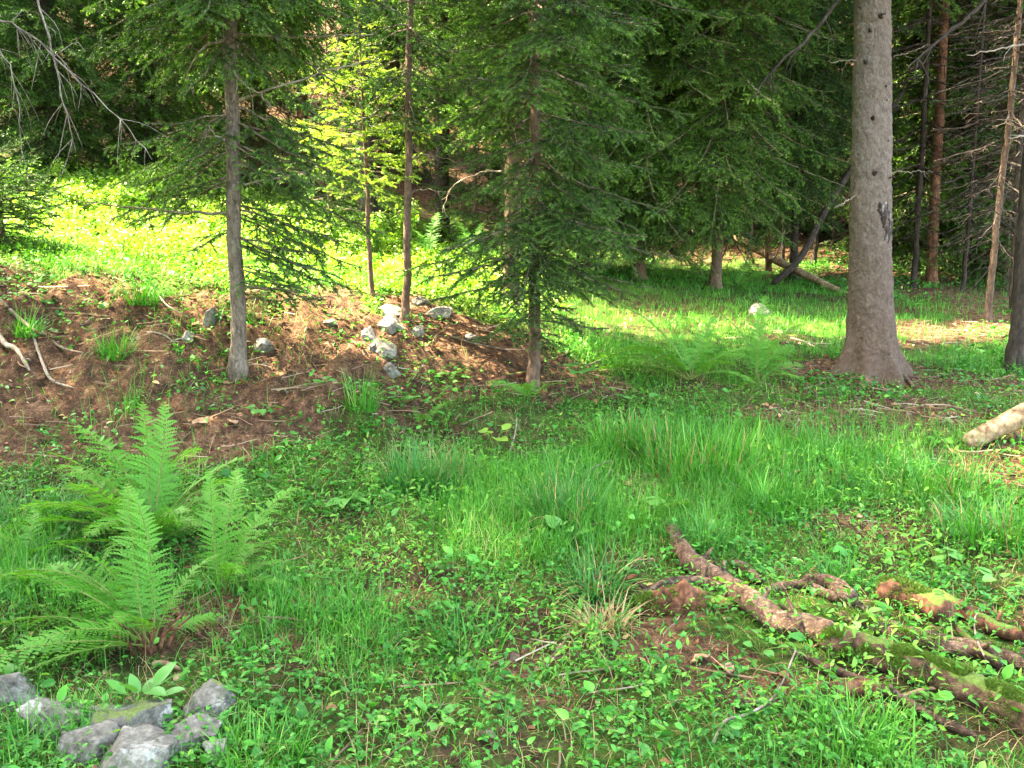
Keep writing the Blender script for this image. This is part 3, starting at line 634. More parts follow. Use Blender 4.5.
# pale dead limbs at top left, belonging to the first of them
for i, (pts, r_, tw) in enumerate([([(-60,20,0),(0,20,.1),(25,30,.1),(60,62,.15),(100,100,.2),(130,130,.25),(152,160,.3)], .0068, 26), ([(20,-60,.4),(38,0,.35),(52,55,.3),(62,100,.3),(76,152,.3)], .0085, 16), ([(-40,20,.2),(0,50,.1),(16,90,.1),(22,165,.1)], .0045, 12)]):
    q = np.array([at(px, py, 5.0+dy) for px, py, dy in pts]); mi = np.array(Matrix.LocRotScale(shade0.location, shade0.rotation_euler, shade0.scale).inverted())
    q = q@mi[:3, :3].T+mi[:3, 3]; dead_branch(shade0, None, q, r_, M['twig_grey'], 130+i, tw, tl=.26)

# leaning dead trunk and fallen log behind the lawn
def log(name, label, cat, pts, rad, mat, ns=14, rough=.12, rs_=14, seed=0, n=40, moss=False, stubs=0, ends=True):
    p = curve(pts, n); c = p.mean(0); r_ = np.interp(np.linspace(0, 1, n), np.linspace(0, 1, len(rad)), rad)
    if ends: r_ = r_*np.minimum(1, .55+np.minimum(np.arange(n), np.arange(n)[::-1])*.3)
    t = thing(name, label, cat, c); so = Soup(); v, tt = tube(p-c, r_, ns, rough, rs_, seed, True, lambda q, th: 1+rough*.9*fbm(np.stack([np.cos(th)[None]*2.6+0*q[:, :1], np.sin(th)[None]*2.6+0*q[:, :1], np.linspace(0, 4, len(q))[:, None]+0*th[None]], -1), 3, seed+9)); so.add(v, tt)
    rs = np.random.default_rng(seed)
    for k in range(stubs):
        i = int(rs.integers(3, n-3)); d = norm(rs.normal(0, 1, 3)+np.array([0, -.3, .9])); q = p[i]-c
        v, tt = tube(np.array([q, q+d*(r_[i]+.02), q+d*(r_[i]+.02+rs.uniform(.01, .05))]), [.012, .009, .006], 6, .2, 50, k); so.add(v, tt)
    obj('wood', so.mesh('wood', [mat], True), t)
    if moss:
        m_ = Soup(); N = moss; i = rs.integers(0, n-1, N); th = rs.normal(0, .9, N); T = norm(np.gradient(p, axis=0))[i]
        up = np.array([0, 0, 1.]); u = norm(up-T*(T@up)[:, None]); w = np.cross(T, u)
        nrm = u*np.cos(th)[:, None]+w*np.sin(th)[:, None]; f = rs.random((N, 1))
        q = p[i]*(1-f)+p[i+1]*f-c+nrm*r_[i][:, None]*.97
        keep = fbm(q*9, 3, 7) > -.12; q, nrm = q[keep], nrm[keep]; k = len(q)
        tip = q+norm(nrm+rs.normal(0, .5, q.shape))*rs.uniform(.006, .02, (k, 1)); wd = rs.normal(0, .0022, q.shape)
        m_.add(np.stack([q-wd, q+wd, tip], 1).reshape(-1, 3), np.arange(3*k).reshape(-1, 3))
        mo = obj('moss', m_.mesh('moss', [M['moss_fuzz']]), t); mo['kind'] = 'stuff'
    return t
log('leaning_trunk', 'thin dead trunk leaning up to the right behind the lawn', 'dead trunk', [at(772,284,13.4), at(800,258,13.4), at(826,210,13.6), at(856,162,13.9), at(905,90,14.4)], [.05, .045, .04, .03], M['bark_dark'], 10, .08, 6, 1)
log('fallen_log', 'pale fallen log lying down the slope behind the leaning trunk', 'log', [at(735,236,15.5), at(780,262,14.6), at(850,297,13.2)], [.06, .06, .05], M['log_pale'], 10, .08, 6, 2)
for i, (a_, b_, lab) in enumerate([((752,215),(740,282),'bare stick leaning against the fallen log'), ((785,228),(764,274),'bare stick standing beside the thin brown pole spruce'), ((730,225),(715,270),'short bare stick above the dark back boughs')]):
    log('stick', lab, 'stick', [at(*a_, 14.2), at((a_[0]+b_[0])/2+4, (a_[1]+b_[1])/2, 14.1), G(*b_)], [.012, .01], M['twig_pale'], 6, .1, 6, 5+i, 12)

def leaf_shape(l, w, n=7, fold=.25, curl=.3, heart=False):
    """one leaf along +x: midrib and two halves folded up, tip curling down"""
    s = np.linspace(0, 1, n); prof = np.sin(np.pi*s**.8)**.75 if not heart else np.clip(np.sin(np.pi*(s*.93+.07)**.62), 0, 1)**.8
    z = -curl*l*s**2; m = np.stack([l*s, 0*s, z], -1); a_ = np.stack([l*s-(.12*l*(1-s) if heart else 0), w/2*prof, z+fold*w/2*prof], -1); b_ = a_*np.array([1, -1, 1])
    V = np.vstack([m, a_, b_]); T = []
    for i in range(n-1):
        T += [(i, i+1, n+i+1), (i, n+i+1, n+i), (i, 2*n+i+1, i+1), (i, 2*n+i, 2*n+i+1)]
    return V, np.array(T)
# ---------------------------------------------------------------- stones
def ico(sub):
    bm_v = [(0, 0, 1)]; import bmesh
    bm = bmesh.new(); bmesh.ops.create_icosphere(bm, subdivisions=sub, radius=1); bm.verts.ensure_lookup_table()
    v = np.array([x.co[:] for x in bm.verts]); t = np.array([[q.index for q in f.verts] for f in bm.faces]); bm.free(); return v, t
ICO = ico(5)
def stone(label, loc, size, mat, seed, cuts=14, rz=0, name='stone', tilt=0):
    rs = np.random.default_rng(seed); v, t = ICO; v = v.copy()
    for k in range(cuts):
        n = norm(rs.normal(0, 1, 3)); d = rs.uniform(.42, .74); s = v@n; v = v-np.clip(s-d, 0, None)[:, None]*n
    v = v/np.abs(v).max(0); v = v*(1+.10*fbm(v*1.3, 2, seed)-.05*np.abs(fbm(v*3.1, 3, seed+3))+-.06*np.abs(fbm(v*np.array([2, 2, 7.]), 3, seed+8))+.03*fbm(v*9, 4, seed+5))[:, None]
    v = v*np.array(size)/2
    o = obj(name, mesh(name, v, tris=t, mats=[mat], smooth=True), None, (loc[0], loc[1], loc[2]), (R(tilt), R(tilt*.6), rz))
    return tag(o, label, 'stone')
def stone_px(label, px, py, wpx, hpx, mat, seed, sink=.36, dep=1.0, **kw):
    """the stone's middle seen at a pixel, its width and height given in pixels at that distance"""
    g = G(px, py+hpx*.35); dist = np.linalg.norm(g-EYE); w = wpx*dist/FPX; h = hpx*dist/FPX*1.15
    return stone(label, (g[0], g[1]+w*.25, g[2]+h*.5-h*sink), (w, w*dep, h), M[mat], seed, **kw)
SM = [('brown-grey stone cut by the left edge beside the fern',0,682,46,44,'stone',1),('slab-like grey stone below the left edge stone, with a dark notch',55,718,74,30,'stone',2),
      ('grey stone at the bottom left, left of the mossy rocks',75,746,74,34,'stone',3),('large pale brown stone at the bottom edge under the oval-leaved plant',135,752,92,50,'stone',4),
      ('mossy stone under the oval-leaved plant',140,722,62,36,'stone_moss',5),('long grey stone with a mossy top, right of the oval-leaved plant',188,735,76,36,'stone',6),
      ('mossy rock at the back right of the bottom left stone heap',196,708,60,34,'stone_moss',7),('pale small stone at the right end of the bottom left heap',212,748,24,26,'stone_pale',8),
      ('low mossy stone between the slab and the large pale brown stone',105,730,46,26,'stone_moss',9),
      ('white angular stone on the bank, left of the pole spruce',369,330,20,22,'stone_pale',11),('large pale stone leaning against the pole spruce',391,328,34,24,'stone_pale',12),
      ('flat pale stone behind the pole spruce foot, topmost on the bank',392,311,30,18,'stone_pale',13),('mossy-edged stone under the large pale stone',387,350,28,20,'stone_moss',14),
      ('lowest dark stone of the bank group',389,366,24,17,'stone_moss',15),('dark mossy stone left of the mossy-edged stone',372,349,14,12,'stone_moss',16),
      ('grey stone at the crest right of the pole spruce',438,310,30,13,'stone_pale',17),('small pale stone right of the large pale stone',415,333,18,13,'stone_pale',18),
      ('grey stone left of the slim spruce foot',212,331,18,22,'stone',19),('grey stone right of the slim spruce foot',264,340,24,18,'stone',20),('small round pale stone on the bank',187,351,12,13,'stone_pale',21),
      ('grey stone on the crest between the slim spruce and the sapling',330,322,22,12,'stone',24),('mossy stone behind the sapling foot',418,300,20,14,'stone_moss',25),
      ('dark lone stone in the grass left of the big trunk',762,313,21,16,'stone',22),('small pale stone low on the right of the bank',470,338,13,8,'stone_pale',23)]
for lab, px, py, w, h, m, sd in SM: stone_px(lab, px, py, w*1.06, h*1.12, m, sd, rz=sd*.9, sink=.38 if sd < 10 else .38)

# ---------------------------------------------------------------- logs and sticks in the foreground
def gp(pts, lift): return [G(px, py, lift if np.isscalar(lift) else lift[i]) for i, (px, py) in enumerate(pts)]
log('crooked_log', 'crooked fallen log, bare reddish bark at its upper end and mossy at the lower right', 'log', gp([(670,540),(686,568),(704,582),(732,600),(752,626),(776,642),(804,647),(830,658)], .045), [.030, .040, .047, .047, .046, .045, .044], M['log_bark'], 24, .16, 16, 12, 90, stubs=5)
log('mossy_log', 'thick moss-covered log running out of the bottom right corner', 'log', gp([(818,655),(870,668),(925,690),(970,708),(1020,734),(1075,765)], .035), [.044, .054, .060, .062, .060, .06], M['log_moss'], 24, .18, 12, 14, 80, moss=42000)
log('rotten_stump', 'crumbling red rotten wood lump with a mossy top beside the crooked log', 'stump', gp([(632,608),(655,612),(685,614),(716,614),(732,622)], .03), [.03, .052, .058, .045, .02], M['log_rot'], 28, .30, 20, 15, 80, moss=5000)
log('branch_piece', 'short reddish branch piece behind the crooked log', 'branch', gp([(733,568),(748,576),(762,586)], .02), [.022, .024, .02], M['log_bark'], 12, .15, 20, 16, 24)
log('curved_branch', 'curved brown branch stub right of the crooked log', 'branch', gp([(802,592),(820,596),(838,606),(850,622)], .04), [.03, .036, .038, .036], M['log_bark'], 16, .18, 16, 17, 34)
log('broken_log', 'short thick reddish broken log with moss, above the mossy log', 'log', gp([(876,606),(900,612),(925,622),(944,634)], .05), [.05, .062, .06, .05], M['log_rot'], 22, .22, 12, 18, 40, moss=3500)
log('long_branch', 'long low branch running to the right edge above the mossy log', 'branch', gp([(838,630),(870,640),(910,650),(960,660),(1040,664)], .03), [.024, .03, .028, .026, .024], M['log_bark'], 14, .16, 16, 19, 60, moss=2500)
log('bark_piece', 'low brown piece of branch below the mossy log', 'branch', gp([(806,704),(840,702),(888,700)], .018), [.028, .032, .026], M['log_rot'], 14, .2, 18, 20, 30)
log('buried_branch', 'half buried dark branch to the left of the low brown branch piece', 'branch', gp([(728,712),(755,712),(782,708)], .008), [.016, .02, .014], M['log_bark'], 10, .2, 18, 21, 20)
for i, (lab, pts, r_, m) in enumerate([
  ('dark forked branch running from the rotten lump under the crooked log', [(640,600),(668,592),(700,590),(728,600),(742,618)], [.014,.02,.024,.016], 'log_bark'),
  ('dark branch behind the crooked log, left of the curved stub', [(762,600),(785,596),(808,600),(838,618)], [.012,.02,.022,.016], 'log_bark'),
  ('thin dark branch crossing above the mossy log towards the right edge', [(850,616),(890,634),(940,650),(1000,668),(1050,690)], [.016,.022,.022,.018], 'log_bark'),
  ('rough reddish branch lying between the broken log and the right edge', [(930,606),(960,622),(995,640),(1045,650)], [.03,.034,.03,.02], 'log_rot'),
  ('thin brown branch parallel to the mossy log on its lower side', [(790,668),(830,682),(880,702),(930,728),(975,752)], [.010,.016,.018,.014], 'log_bark'),
  ('short dark branch end sticking out above the long low branch', [(1000,676),(980,664),(955,640)], [.022,.02,.014], 'log_moss'),
  ('slim branch lying along the upper side of the crooked log', [(705,566),(738,590),(772,616),(812,634)], [.008,.012,.012,.008], 'log_bark')]):
    log('branch', lab, 'branch', gp(pts, .03), r_, M[m], 14, .2, 18, 150+i, 44, stubs=2)
log('pale_log', 'sunlit barkless pale log entering at the right edge', 'log', [G(964,449,.03), at(1110,372,G(964,449)[1]+.25)], [.055, .068, .072, .075], M['log_pale'], 22, .05, 7, 22, 50)
log('dry_twig', 'thin pale bent twig lying on the leaves at the bottom right', 'twig', gp([(712,756),(724,742),(748,732),(770,716),(782,698),(794,684)], [.01, .03, .03, .04, .06, .09]), [.005, .0055, .005, .004, .003], M['twig_pale'], 7, .1, 20, 23, 30, ends=False)
STK = [('thin orange-brown stick lying right of the left ferns', [(248,569),(276,564),(308,557)], .006, 'log_pale', .03),
 ('pale thick root end sticking out of the bank at the left edge', [(-20,318),(2,338),(16,356),(30,374)], .02, 'twig_pale', .04),
 ('curved pale dead twig hanging down the bank, left of the large fern', [(33,342),(42,366),(52,384),(74,401)], .011, 'twig_pale', .03),
 ('dark root across the top of the bank at the left edge', [(-20,296),(0,312),(20,326),(40,345)], .018, 'twig', .03),
 ('brown stick lying down the bank under the grass tuft', [(40,328),(60,350),(85,374)], .011, 'twig', .03),
 ('thin grey stick on the litter between the small round stone and the slim spruce', [(148,355),(165,360),(182,364)], .007, 'twig_pale', .02),
 ('bent pale twig left of the slim spruce, arching', [(160,320),(170,336),(190,336)], .007, 'twig_pale', .05),
 ('thin stick slanting down the bank below the lowest dark stone', [(412,383),(418,374),(424,364)], .007, 'twig', .03),
 ('long stick lying along the bank towards the bushy spruce', [(450,338),(475,347),(512,356)], .009, 'twig', .03),
 ('brown root curving to the foot of the bushy spruce', [(488,388),(510,380),(530,374),(560,362),(590,352)], .016, 'log_rot', .03),
 ('pale dry stalk arching through the middle grass', [(517,432),(515,448),(508,464),(498,472)], .005, 'twig_pale', .05),
 ('dry bent twig in the grass right of the tall tuft', [(585,488),(602,476),(612,472),(606,492)], .005, 'twig_pale', .05),
 ('reddish rotten stick leaning at the base of the left fern', [(168,604),(185,618),(200,632)], .016, 'log_rot', .035),
 ('pale chip of wood at the base of the left fern', [(152,657),(166,660),(180,665)], .010, 'log_pale', .02),
 ('brown root at the foot of the big trunk', [(892,368),(905,382),(915,390)], .022, 'bark_brown', .02),
 ('pale stick lying on the litter left of the big trunk', [(790,342),(812,346),(832,348)], .011, 'twig_pale', .03),
 ('thin stick beneath the pale log at the right edge', [(1012,438),(1024,444),(1040,452)], .010, 'twig_pale', .03),
 ('curved dry stem standing above the mossy log', [(985,676),(976,660),(973,640),(978,628)], .004, 'twig_pale', .06),
 ('brown stick beside the mossy log near the bottom', [(898,710),(925,704),(950,706)], .008, 'log_pale', .03),
 ('thin dark stick on the litter above the middle ferns', [(585,372),(620,360),(648,350)], .008, 'twig', .04)]
for i, (lab, pts, r_, m, lift) in enumerate(STK):
    log('stick', lab, 'stick', gp(pts, lift), [r_, r_*.9, r_*.55], M[m], 8, .16, 16, 40+i, 24)

for i, (lab, px, py, w, h, m) in enumerate([('small white chip of wood in the grass above the curved branch stub', 797, 556, 15, 8, 'chip_white'), ('larger tan flake of bark on the bare soil below the crooked log', 722, 677, 34, 9, 'chip_tan'),
        ('small orange flake of bark left of the larger tan flake', 700, 668, 20, 7, 'chip_tan'), ('tan chip of wood left of the dry straw tuft', 560, 648, 14, 7, 'chip_tan'), ('pale curled bark strip on the litter below the bank', 205, 432, 22, 9, 'chip_tan'), ('pale bark piece on the litter right of the curled strip', 232, 440, 18, 7, 'chip_tan')]):
    g = G(px, py); dist = np.linalg.norm(g-EYE); so = Soup(); l = w*dist/FPX
    V, T = leaf_shape(l, l*.6, 7, .5, .15); V = V+.05*l*np.random.default_rng(i).normal(0, 1, V.shape); th_ = np.array([0, 0, .004])
    k = len(V); n_ = 7; rim = list(range(n_, 2*n_))+list(range(3*n_-1, 2*n_-1, -1)); sides = [x for a_, b_ in zip(rim, rim[1:]+rim[:1]) for x in ((a_, b_, k+b_), (a_, k+b_, k+a_))]
    so.add(np.vstack([V-[l/2, 0, 0], V-[l/2, 0, 0]-th_]), np.vstack([T, T[:, ::-1]+k, sides]))
    o = obj('wood_chip', so.mesh('wood_chip', [M[m]], True), None, g+np.array([0, 0, .022]), (R(18), 0, i*1.7)); tag(o, lab, 'wood chip')
# ---------------------------------------------------------------- ferns
def frond_mesh(name, L, seed, e0=70, e1=-5, width=.26, npair=26, lobes=7):
    """arched frond: rachis along +x rising by e0 and bending to e1, lobed pinnae both sides"""
    rs = np.random.default_rng(seed); n = 40; el = np.radians(np.interp(np.linspace(0, 1, n)**.9, [0, 1], [e0, e1])); ds = L/(n-1)
    wig = np.cumsum(rs.normal(0, .012, n))+rs.normal(0, .30)*np.linspace(0, 1, n)**1.5; p = np.stack([np.cumsum(np.cos(el))*ds, np.cumsum(wig)*ds, np.cumsum(np.sin(el))*ds], -1); p -= p[0]
    T = norm(np.gradient(p, axis=0)); S = norm(np.cross([0, 0, 1.], T)); U = np.cross(T, S)
    tw = (rs.normal(0, .5)*np.linspace(0, 1, n))[:, None]; S, U = S*np.cos(tw)+U*np.sin(tw), U*np.cos(tw)-S*np.sin(tw)
    so = Soup(); v, t = tube(p, np.linspace(.0042, .0012, n)*(L/.7), 5); so.add(v, t, 1, .3)
    for k in range(npair):
        f = .14+.86*(k+.5)/npair; prof = min(1, ((f-.06)/.30)**.7)*(1-f)**.62*1.5; pl_ = width*.5*L/.7*min(prof, 1.05)+.006
        i = f*(n-1); i0 = min(int(i), n-2); q = p[i0]+(p[i0+1]-p[i0])*(i-i0); T_, S_, U_ = T[i0], S[i0], U[i0]
        for sg in (1, -1):
            if rs.random() < .05: continue
            a_ = R(74-28*f+rs.uniform(-11, 11)); d = norm(T_*math.cos(a_)+S_*sg*math.sin(a_)+U_*rs.uniform(.0, .22)); nrm = norm(np.cross(d, T_)*(-sg)+rs.normal(0, .12, 3)); w = np.cross(nrm, d)
            m = lobes; s = (np.arange(m)+.3)/m; pl = pl_*rs.uniform(.78, 1.1); pb = q+d*pl*s[:, None]+np.array([0, 0, -1.])*pl*rs.uniform(.12, .5)*(s**2)[:, None]+T_*pl*rs.uniform(-.05, .22)*(s**2)[:, None]
            lw = L*.86/npair*.50*min(1, pl/(width*.2))*np.clip(1.12-s, .10, 1)**.8*rs.uniform(.85, 1.15, m); gap = pl/m*.55
            for sg2 in (1, -1):
                tip = pb+w*sg2*lw[:, None]+d*gap*.9; a0 = pb-d*gap*.75; a1 = pb+d*gap*.75; mid_ = pb+w*sg2*lw[:, None]*.6-d*gap*.35; mid2 = pb+w*sg2*lw[:, None]*.55+d*gap*1.15
                V = np.stack([a0, a1, mid2, tip, mid_], 1).reshape(-1, 3); b0 = np.arange(m)[:, None]*5
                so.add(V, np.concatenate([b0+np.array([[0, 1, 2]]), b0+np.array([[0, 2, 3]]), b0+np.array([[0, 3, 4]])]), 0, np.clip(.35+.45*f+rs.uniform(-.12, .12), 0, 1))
    return so.mesh(name, [M['fern'], M['fern_stem']])
M['fern_stem'] = barkmat('fern_stem', (.07, .09, .02), (.13, .17, .04), (.22, .24, .08), 30, .4, .001)
FR = {'tall': [frond_mesh('frond', .85, 300+i, 82-6*i, 26-14*i, .20, 30) for i in range(5)],
      'arch': [frond_mesh('frond', .70, 310+i, 68-8*i, -4-7*i, .23, 25) for i in range(5)],
      'flat': [frond_mesh('frond', .65, 320+i, 24, -18, .20, 23) for i in range(3)],
      'small': [frond_mesh('frond', .38, 330+i, 60, -10, .17, 18, 5) for i in range(2)]}
def fern(label, loc, fronds, name='fern', s=1.0, group=None):
    t = thing(name, label, 'fern', loc, group)
    for i, (kind, az, sc) in enumerate(fronds):
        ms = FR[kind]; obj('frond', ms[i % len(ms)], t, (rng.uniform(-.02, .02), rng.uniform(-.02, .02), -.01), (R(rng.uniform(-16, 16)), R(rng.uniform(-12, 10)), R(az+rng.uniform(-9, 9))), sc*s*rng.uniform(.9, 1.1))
    return t
fern0 = fern('large fern at left with one level frond reaching the left edge over red-brown stem bases', G(150, 645, .05), [('tall', 112, .85), ('tall', 95, .75), ('tall', 60, .6), ('tall', 280, .55), ('tall', 160, .9), ('arch', 160, .85), ('flat', 190, 1.1), ('flat', 205, .95), ('flat', 176, 1.0), ('arch', 185, 1.0), ('flat', 225, .8), ('arch', 215, .75), ('arch', 172, 1.1), ('arch', 155, 1.0), ('arch', 60, .5), ('tall', 135, .8), ('arch', 140, .9), ('arch', 150, 1.05), ('arch', 30, .45)])
for i in range(14):   # last year's red-brown stem stubs at its base
    az = i*2.4; r0_ = .03+.05*rng.random(); q = np.array([(math.cos(az)*r0_, math.sin(az)*r0_, -.02), (math.cos(az)*(r0_+.03), math.sin(az)*(r0_+.03), .05), (math.cos(az)*(r0_+.10), math.sin(az)*(r0_+.08), .06+.07*rng.random())])
    so = Soup(); v, t = tube(curve(q, 8), np.linspace(.008, .004, 8), 6, .2, 40, i); so.add(v, t); obj('dead_stem', so.mesh('dead_stem', [M['log_rot']], True), fern0)
fern('tall bushy fern against the brown bank, behind the large left fern', G(150, 548), [('tall', 100, 1.0), ('tall', 118, 1.05), ('tall', 70, .95), ('arch', 155, 1.2), ('arch', 175, 1.2), ('arch', 225, 1.0), ('arch', 20, 1.0), ('tall', 265, .85), ('tall', 300, .8), ('arch', 195, 1.0), ('arch', 0, .9), ('tall', 130, .95), ('tall', 95, .92), ('tall', 60, .85), ('arch', 30, 1.0), ('arch', 150, 1.1), ('tall', 175, .95), ('arch', 210, .95), ('arch', 270, .75), ('tall', 110, 1.05), ('arch', 330, .7), ('tall', 250, .7), ('tall', 140, 1.1), ('tall', 80, 1.0), ('tall', 290, .75), ('tall', 20, .8), ('tall', 330, .7), ('arch', 240, .8)])
fern('fern with two neat fronds on the right of the left fern group', G(222, 585), [('tall', 85, .8), ('tall', 60, .75), ('tall', 280, .6), ('arch', 340, .6), ('tall', 70, .62), ('tall', 100, .66), ('arch', 40, .55), ('arch', 120, .6), ('arch', 20, .5)])
fern('low fern tuft at the left edge in the grass', G(40, 560), [('arch', 100, .6), ('arch', 200, .7), ('flat', 300, .6), ('arch', 60, .6), ('flat', 170, .7)])
fern('wide light-green fern in shade between the bushy spruce and the big trunk', G(690, 388, .05), [('tall', 170, 1.), ('tall', 60, .85), ('arch', 160, 1.25), ('arch', 20, 1.1), ('tall', 160, .8), ('tall', 40, .7), ('tall', 100, .65), ('arch', 175, 1.0), ('arch', 150, .9), ('arch', 110, .75), ('arch', 75, .75), ('arch', 40, .8), ('arch', 10, .85), ('flat', 195, .95), ('arch', 345, .8), ('arch', 230, .7), ('arch', 300, .65), ('flat', 165, 1.1)])
fern('upright fern right of the wide light-green fern, left of the bare mound', G(756, 386, .04), [('tall', 70, .95), ('tall', 130, .9), ('arch', 40, 1.), ('arch', 160, 1.), ('tall', 50, .8), ('tall', 100, .75), ('tall', 20, .8), ('arch', 60, .8), ('arch', 95, .8), ('arch', 25, .85), ('arch', 130, .7), ('arch', 0, .7), ('arch', 320, .6), ('arch', 240, .6)])
fern('small fern at the foot of the bank below the bushy spruce', G(530, 408), [('small', 60, 1), ('small', 110, 1), ('small', 20, 1), ('small', 170, 1), ('small', 250, .9), ('small', 330, .9)])
fern('small fern on the bank foot below the pale stones', G(420, 420), [('small', 50, .8), ('small', 120, .8), ('small', 200, .8), ('small', 300, .7)])
fern('upright sunlit fern at the back of the lawn, left of two', G(640, 274), [('tall', 100, .95), ('tall', 70, .9), ('tall', 130, .9), ('arch', 20, 1), ('arch', 165, .9), ('arch', 270, .8)])
fern('upright fern at the back of the lawn, right of two', G(698, 276), [('tall', 100, .95), ('tall', 55, 1.), ('tall', 140, 1.), ('arch', 20, 1.1), ('arch', 165, .9), ('arch', 340, .9), ('arch', 200, .8)])
fern('bright pale fern with two spread fronds behind the bushy spruce', G(590, 266), [('tall', 150, .8), ('tall', 35, .85), ('arch', 90, .7), ('arch', 270, .7)])
fern('yellow-green fern in the sun left of the straight spruce', G(472, 268), [('tall', 60, .9), ('tall', 110, .9), ('arch', 20, .9), ('arch', 170, .9), ('arch', 270, .8)])
fern('sunlit fern at the back of the meadow beside the thin pole spruce', G(430, 262), [('tall', 80, .9), ('tall', 130, .85), ('arch', 30, .9), ('arch', 190, .9), ('arch', 300, .7)])
fern('low fern under the dark boughs right of the two upright ferns', G(735, 290), [('arch', 60, .9), ('arch', 120, .9), ('arch', 10, .9), ('arch', 180, .8), ('flat', 270, .8)])
fern('fern half hidden in herbs behind the straight spruce', G(548, 285), [('arch', 60, .8), ('arch', 120, .8), ('arch', 10, .8), ('arch', 180, .8), ('arch', 270, .7)])

# ---------------------------------------------------------------- broad-leaved plants
def plant(label, loc, n, l, w, h, mat, seed, heart=False, up=30, spread=.05, name='leafy_plant', cat='plant'):
    rs = np.random.default_rng(seed); t = thing(name, label, cat, loc)
    for k in range(n):
        so = Soup(); az = k*2.4+rs.uniform(-.4, .4); hh = h*rs.uniform(.45, 1.1); r_ = spread*rs.uniform(.5, 1.5)
        top = np.array([math.cos(az)*r_, math.sin(az)*r_, hh]); c = curve([(0, 0, -.01), top*np.array([.3, .3, .6]), top], 7)
        v, tt = tube(c, np.linspace(.0022, .0014, 7), 5); so.add(v, tt, 1)
        V, T = leaf_shape(l*rs.uniform(.7, 1.15), w*rs.uniform(.8, 1.15), heart=heart, fold=rs.uniform(.05, .3), curl=rs.uniform(.1, .4))
        Mx = np.array(Matrix.Rotation(az, 3, 'Z')@Matrix.Rotation(-R(up+rs.uniform(-25, 20)), 3, 'Y')@Matrix.Rotation(R(rs.uniform(-20, 20)), 3, 'X'))
        so.add(V@Mx.T+top, T, 0); obj('leaf', so.mesh('leaf', [M[mat], M['fern_stem']], True), t)
    return t
PL = [('dark-green oval-leaved plant among the mossy stones at bottom left', 143, 706, 9, .11, .05, .07, 'broad', 40, False), ('broad round-leaved plant under the bushy spruce', 578, 392, 4, .13, .12, .17, 'broad', 20, True),
 ('pale yellow-green leafy plant in the middle of the grass', 494, 462, 7, .075, .065, .16, 'broad_pale', 20, False), ('bright leafy clump on the brown bank right of the stones', 451, 377, 12, .07, .055, .10, 'broad', 20, False),
 ('large pale-leaved plant above the crooked log', 668, 522, 5, .10, .085, .12, 'broad', 15, True), ('broad flat leaves on the left of the middle grass', 350, 508, 6, .11, .09, .08, 'broad', 10, True),
 ('large round leaf low in the tall grass tuft', 562, 552, 3, .085, .08, .12, 'broad', 30, True), ('leafy clump at the foot of the bank below the stones', 402, 406, 10, .07, .05, .09, 'broad', 20, False),
 ('leafy clump at the foot of the bank left of the first one', 365, 402, 8, .06, .05, .08, 'broad', 20, False), ('small leafy plant on the bank below the slim spruce', 262, 425, 9, .075, .06, .07, 'broad', 15, False),
 ('small leafy plant on the litter right of the left ferns', 318, 408, 8, .075, .055, .06, 'broad', 15, False), ('leafy plant behind the mossy log', 846, 640, 7, .05, .035, .09, 'broad', 15, False),
 ('leafy sprig growing in front of the mossy log', 760, 660, 7, .045, .035, .07, 'broad', 20, False), ('pale leafy plant at the lower right behind the branches', 935, 560, 7, .08, .06, .08, 'broad', 15, False),
 ('leafy plant right of the tall middle grass', 610, 455, 6, .08, .07, .10, 'broad', 15, True), ('wide leafy plant at the foot of the bank under the wide fern', 640, 408, 9, .08, .06, .08, 'broad', 15, False),
 ('leafy plant in the short grass left of the bare mound', 745, 432, 7, .08, .06, .09, 'broad', 15, False), ('toothed-leaf seedling in the bottom middle herbs', 438, 735, 6, .055, .035, .07, 'broad', 25, False),
 ('pale leafy seedling right of the bottom left stones', 250, 700, 6, .05, .04, .05, 'broad', 15, False), ('leafy plant at the lower right edge', 1000, 600, 8, .07, .055, .08, 'broad', 15, False),
 ('leafy plant left of the fern stems', 30, 660, 7, .06, .045, .06, 'broad', 15, False), ('leafy plant beside the thin dry twig', 872, 668, 6, .055, .045, .08, 'broad', 15, False)]
for i, (lab, px, py, n, l, w, h, m, up, ht) in enumerate(PL): plant(lab, G(px, py), n, l, w, h, m, 400+i, ht, up)

# ---------------------------------------------------------------- grass
def blades(pos, L, W, az, lean, seed, nseg=4, curlv=1.0):
    """curved tapering blades; every blade is its own little strip"""
    n = len(pos); rs = np.random.default_rng(seed); s = np.linspace(0, 1, nseg+1)
    d = np.stack([np.cos(az), np.sin(az), np.zeros(n)], -1); side = np.stack([-np.sin(az+rs.normal(0, .5, n)), np.cos(az), np.zeros(n)], -1)
    side = norm(side); th = lean[:, None]*(.35+s[None]*1.25*curlv)
    dz = np.cos(th); dr = np.sin(th); z = np.cumsum(np.concatenate([np.zeros((n, 1)), dz[:, 1:]], 1), 1)*(L/nseg)[:, None]; r_ = np.cumsum(np.concatenate([np.zeros((n, 1)), dr[:, 1:]], 1), 1)*(L/nseg)[:, None]
    c = pos[:, None]+d[:, None]*r_[..., None]; c[..., 2] += z
    w = W[:, None]*np.clip(1.02-s**1.6, .03, 1)[None]
    A = c-side[:, None]*w[..., None]*.5; B = c[:, :-1]+side[:, None]*w[:, :-1, None]*.5
    V = np.concatenate([A, B], 1); k = nseg+1; m = V.shape[1]; T = []
    for i in range(nseg-1): T += [(i, k+i, k+i+1), (i, k+i+1, i+1)]
    T.append((nseg-1, k+nseg-1, nseg)); T = np.array(T)
    return V.reshape(-1, 3), (np.arange(n)[:, None, None]*m+T[None]).reshape(-1, 3)
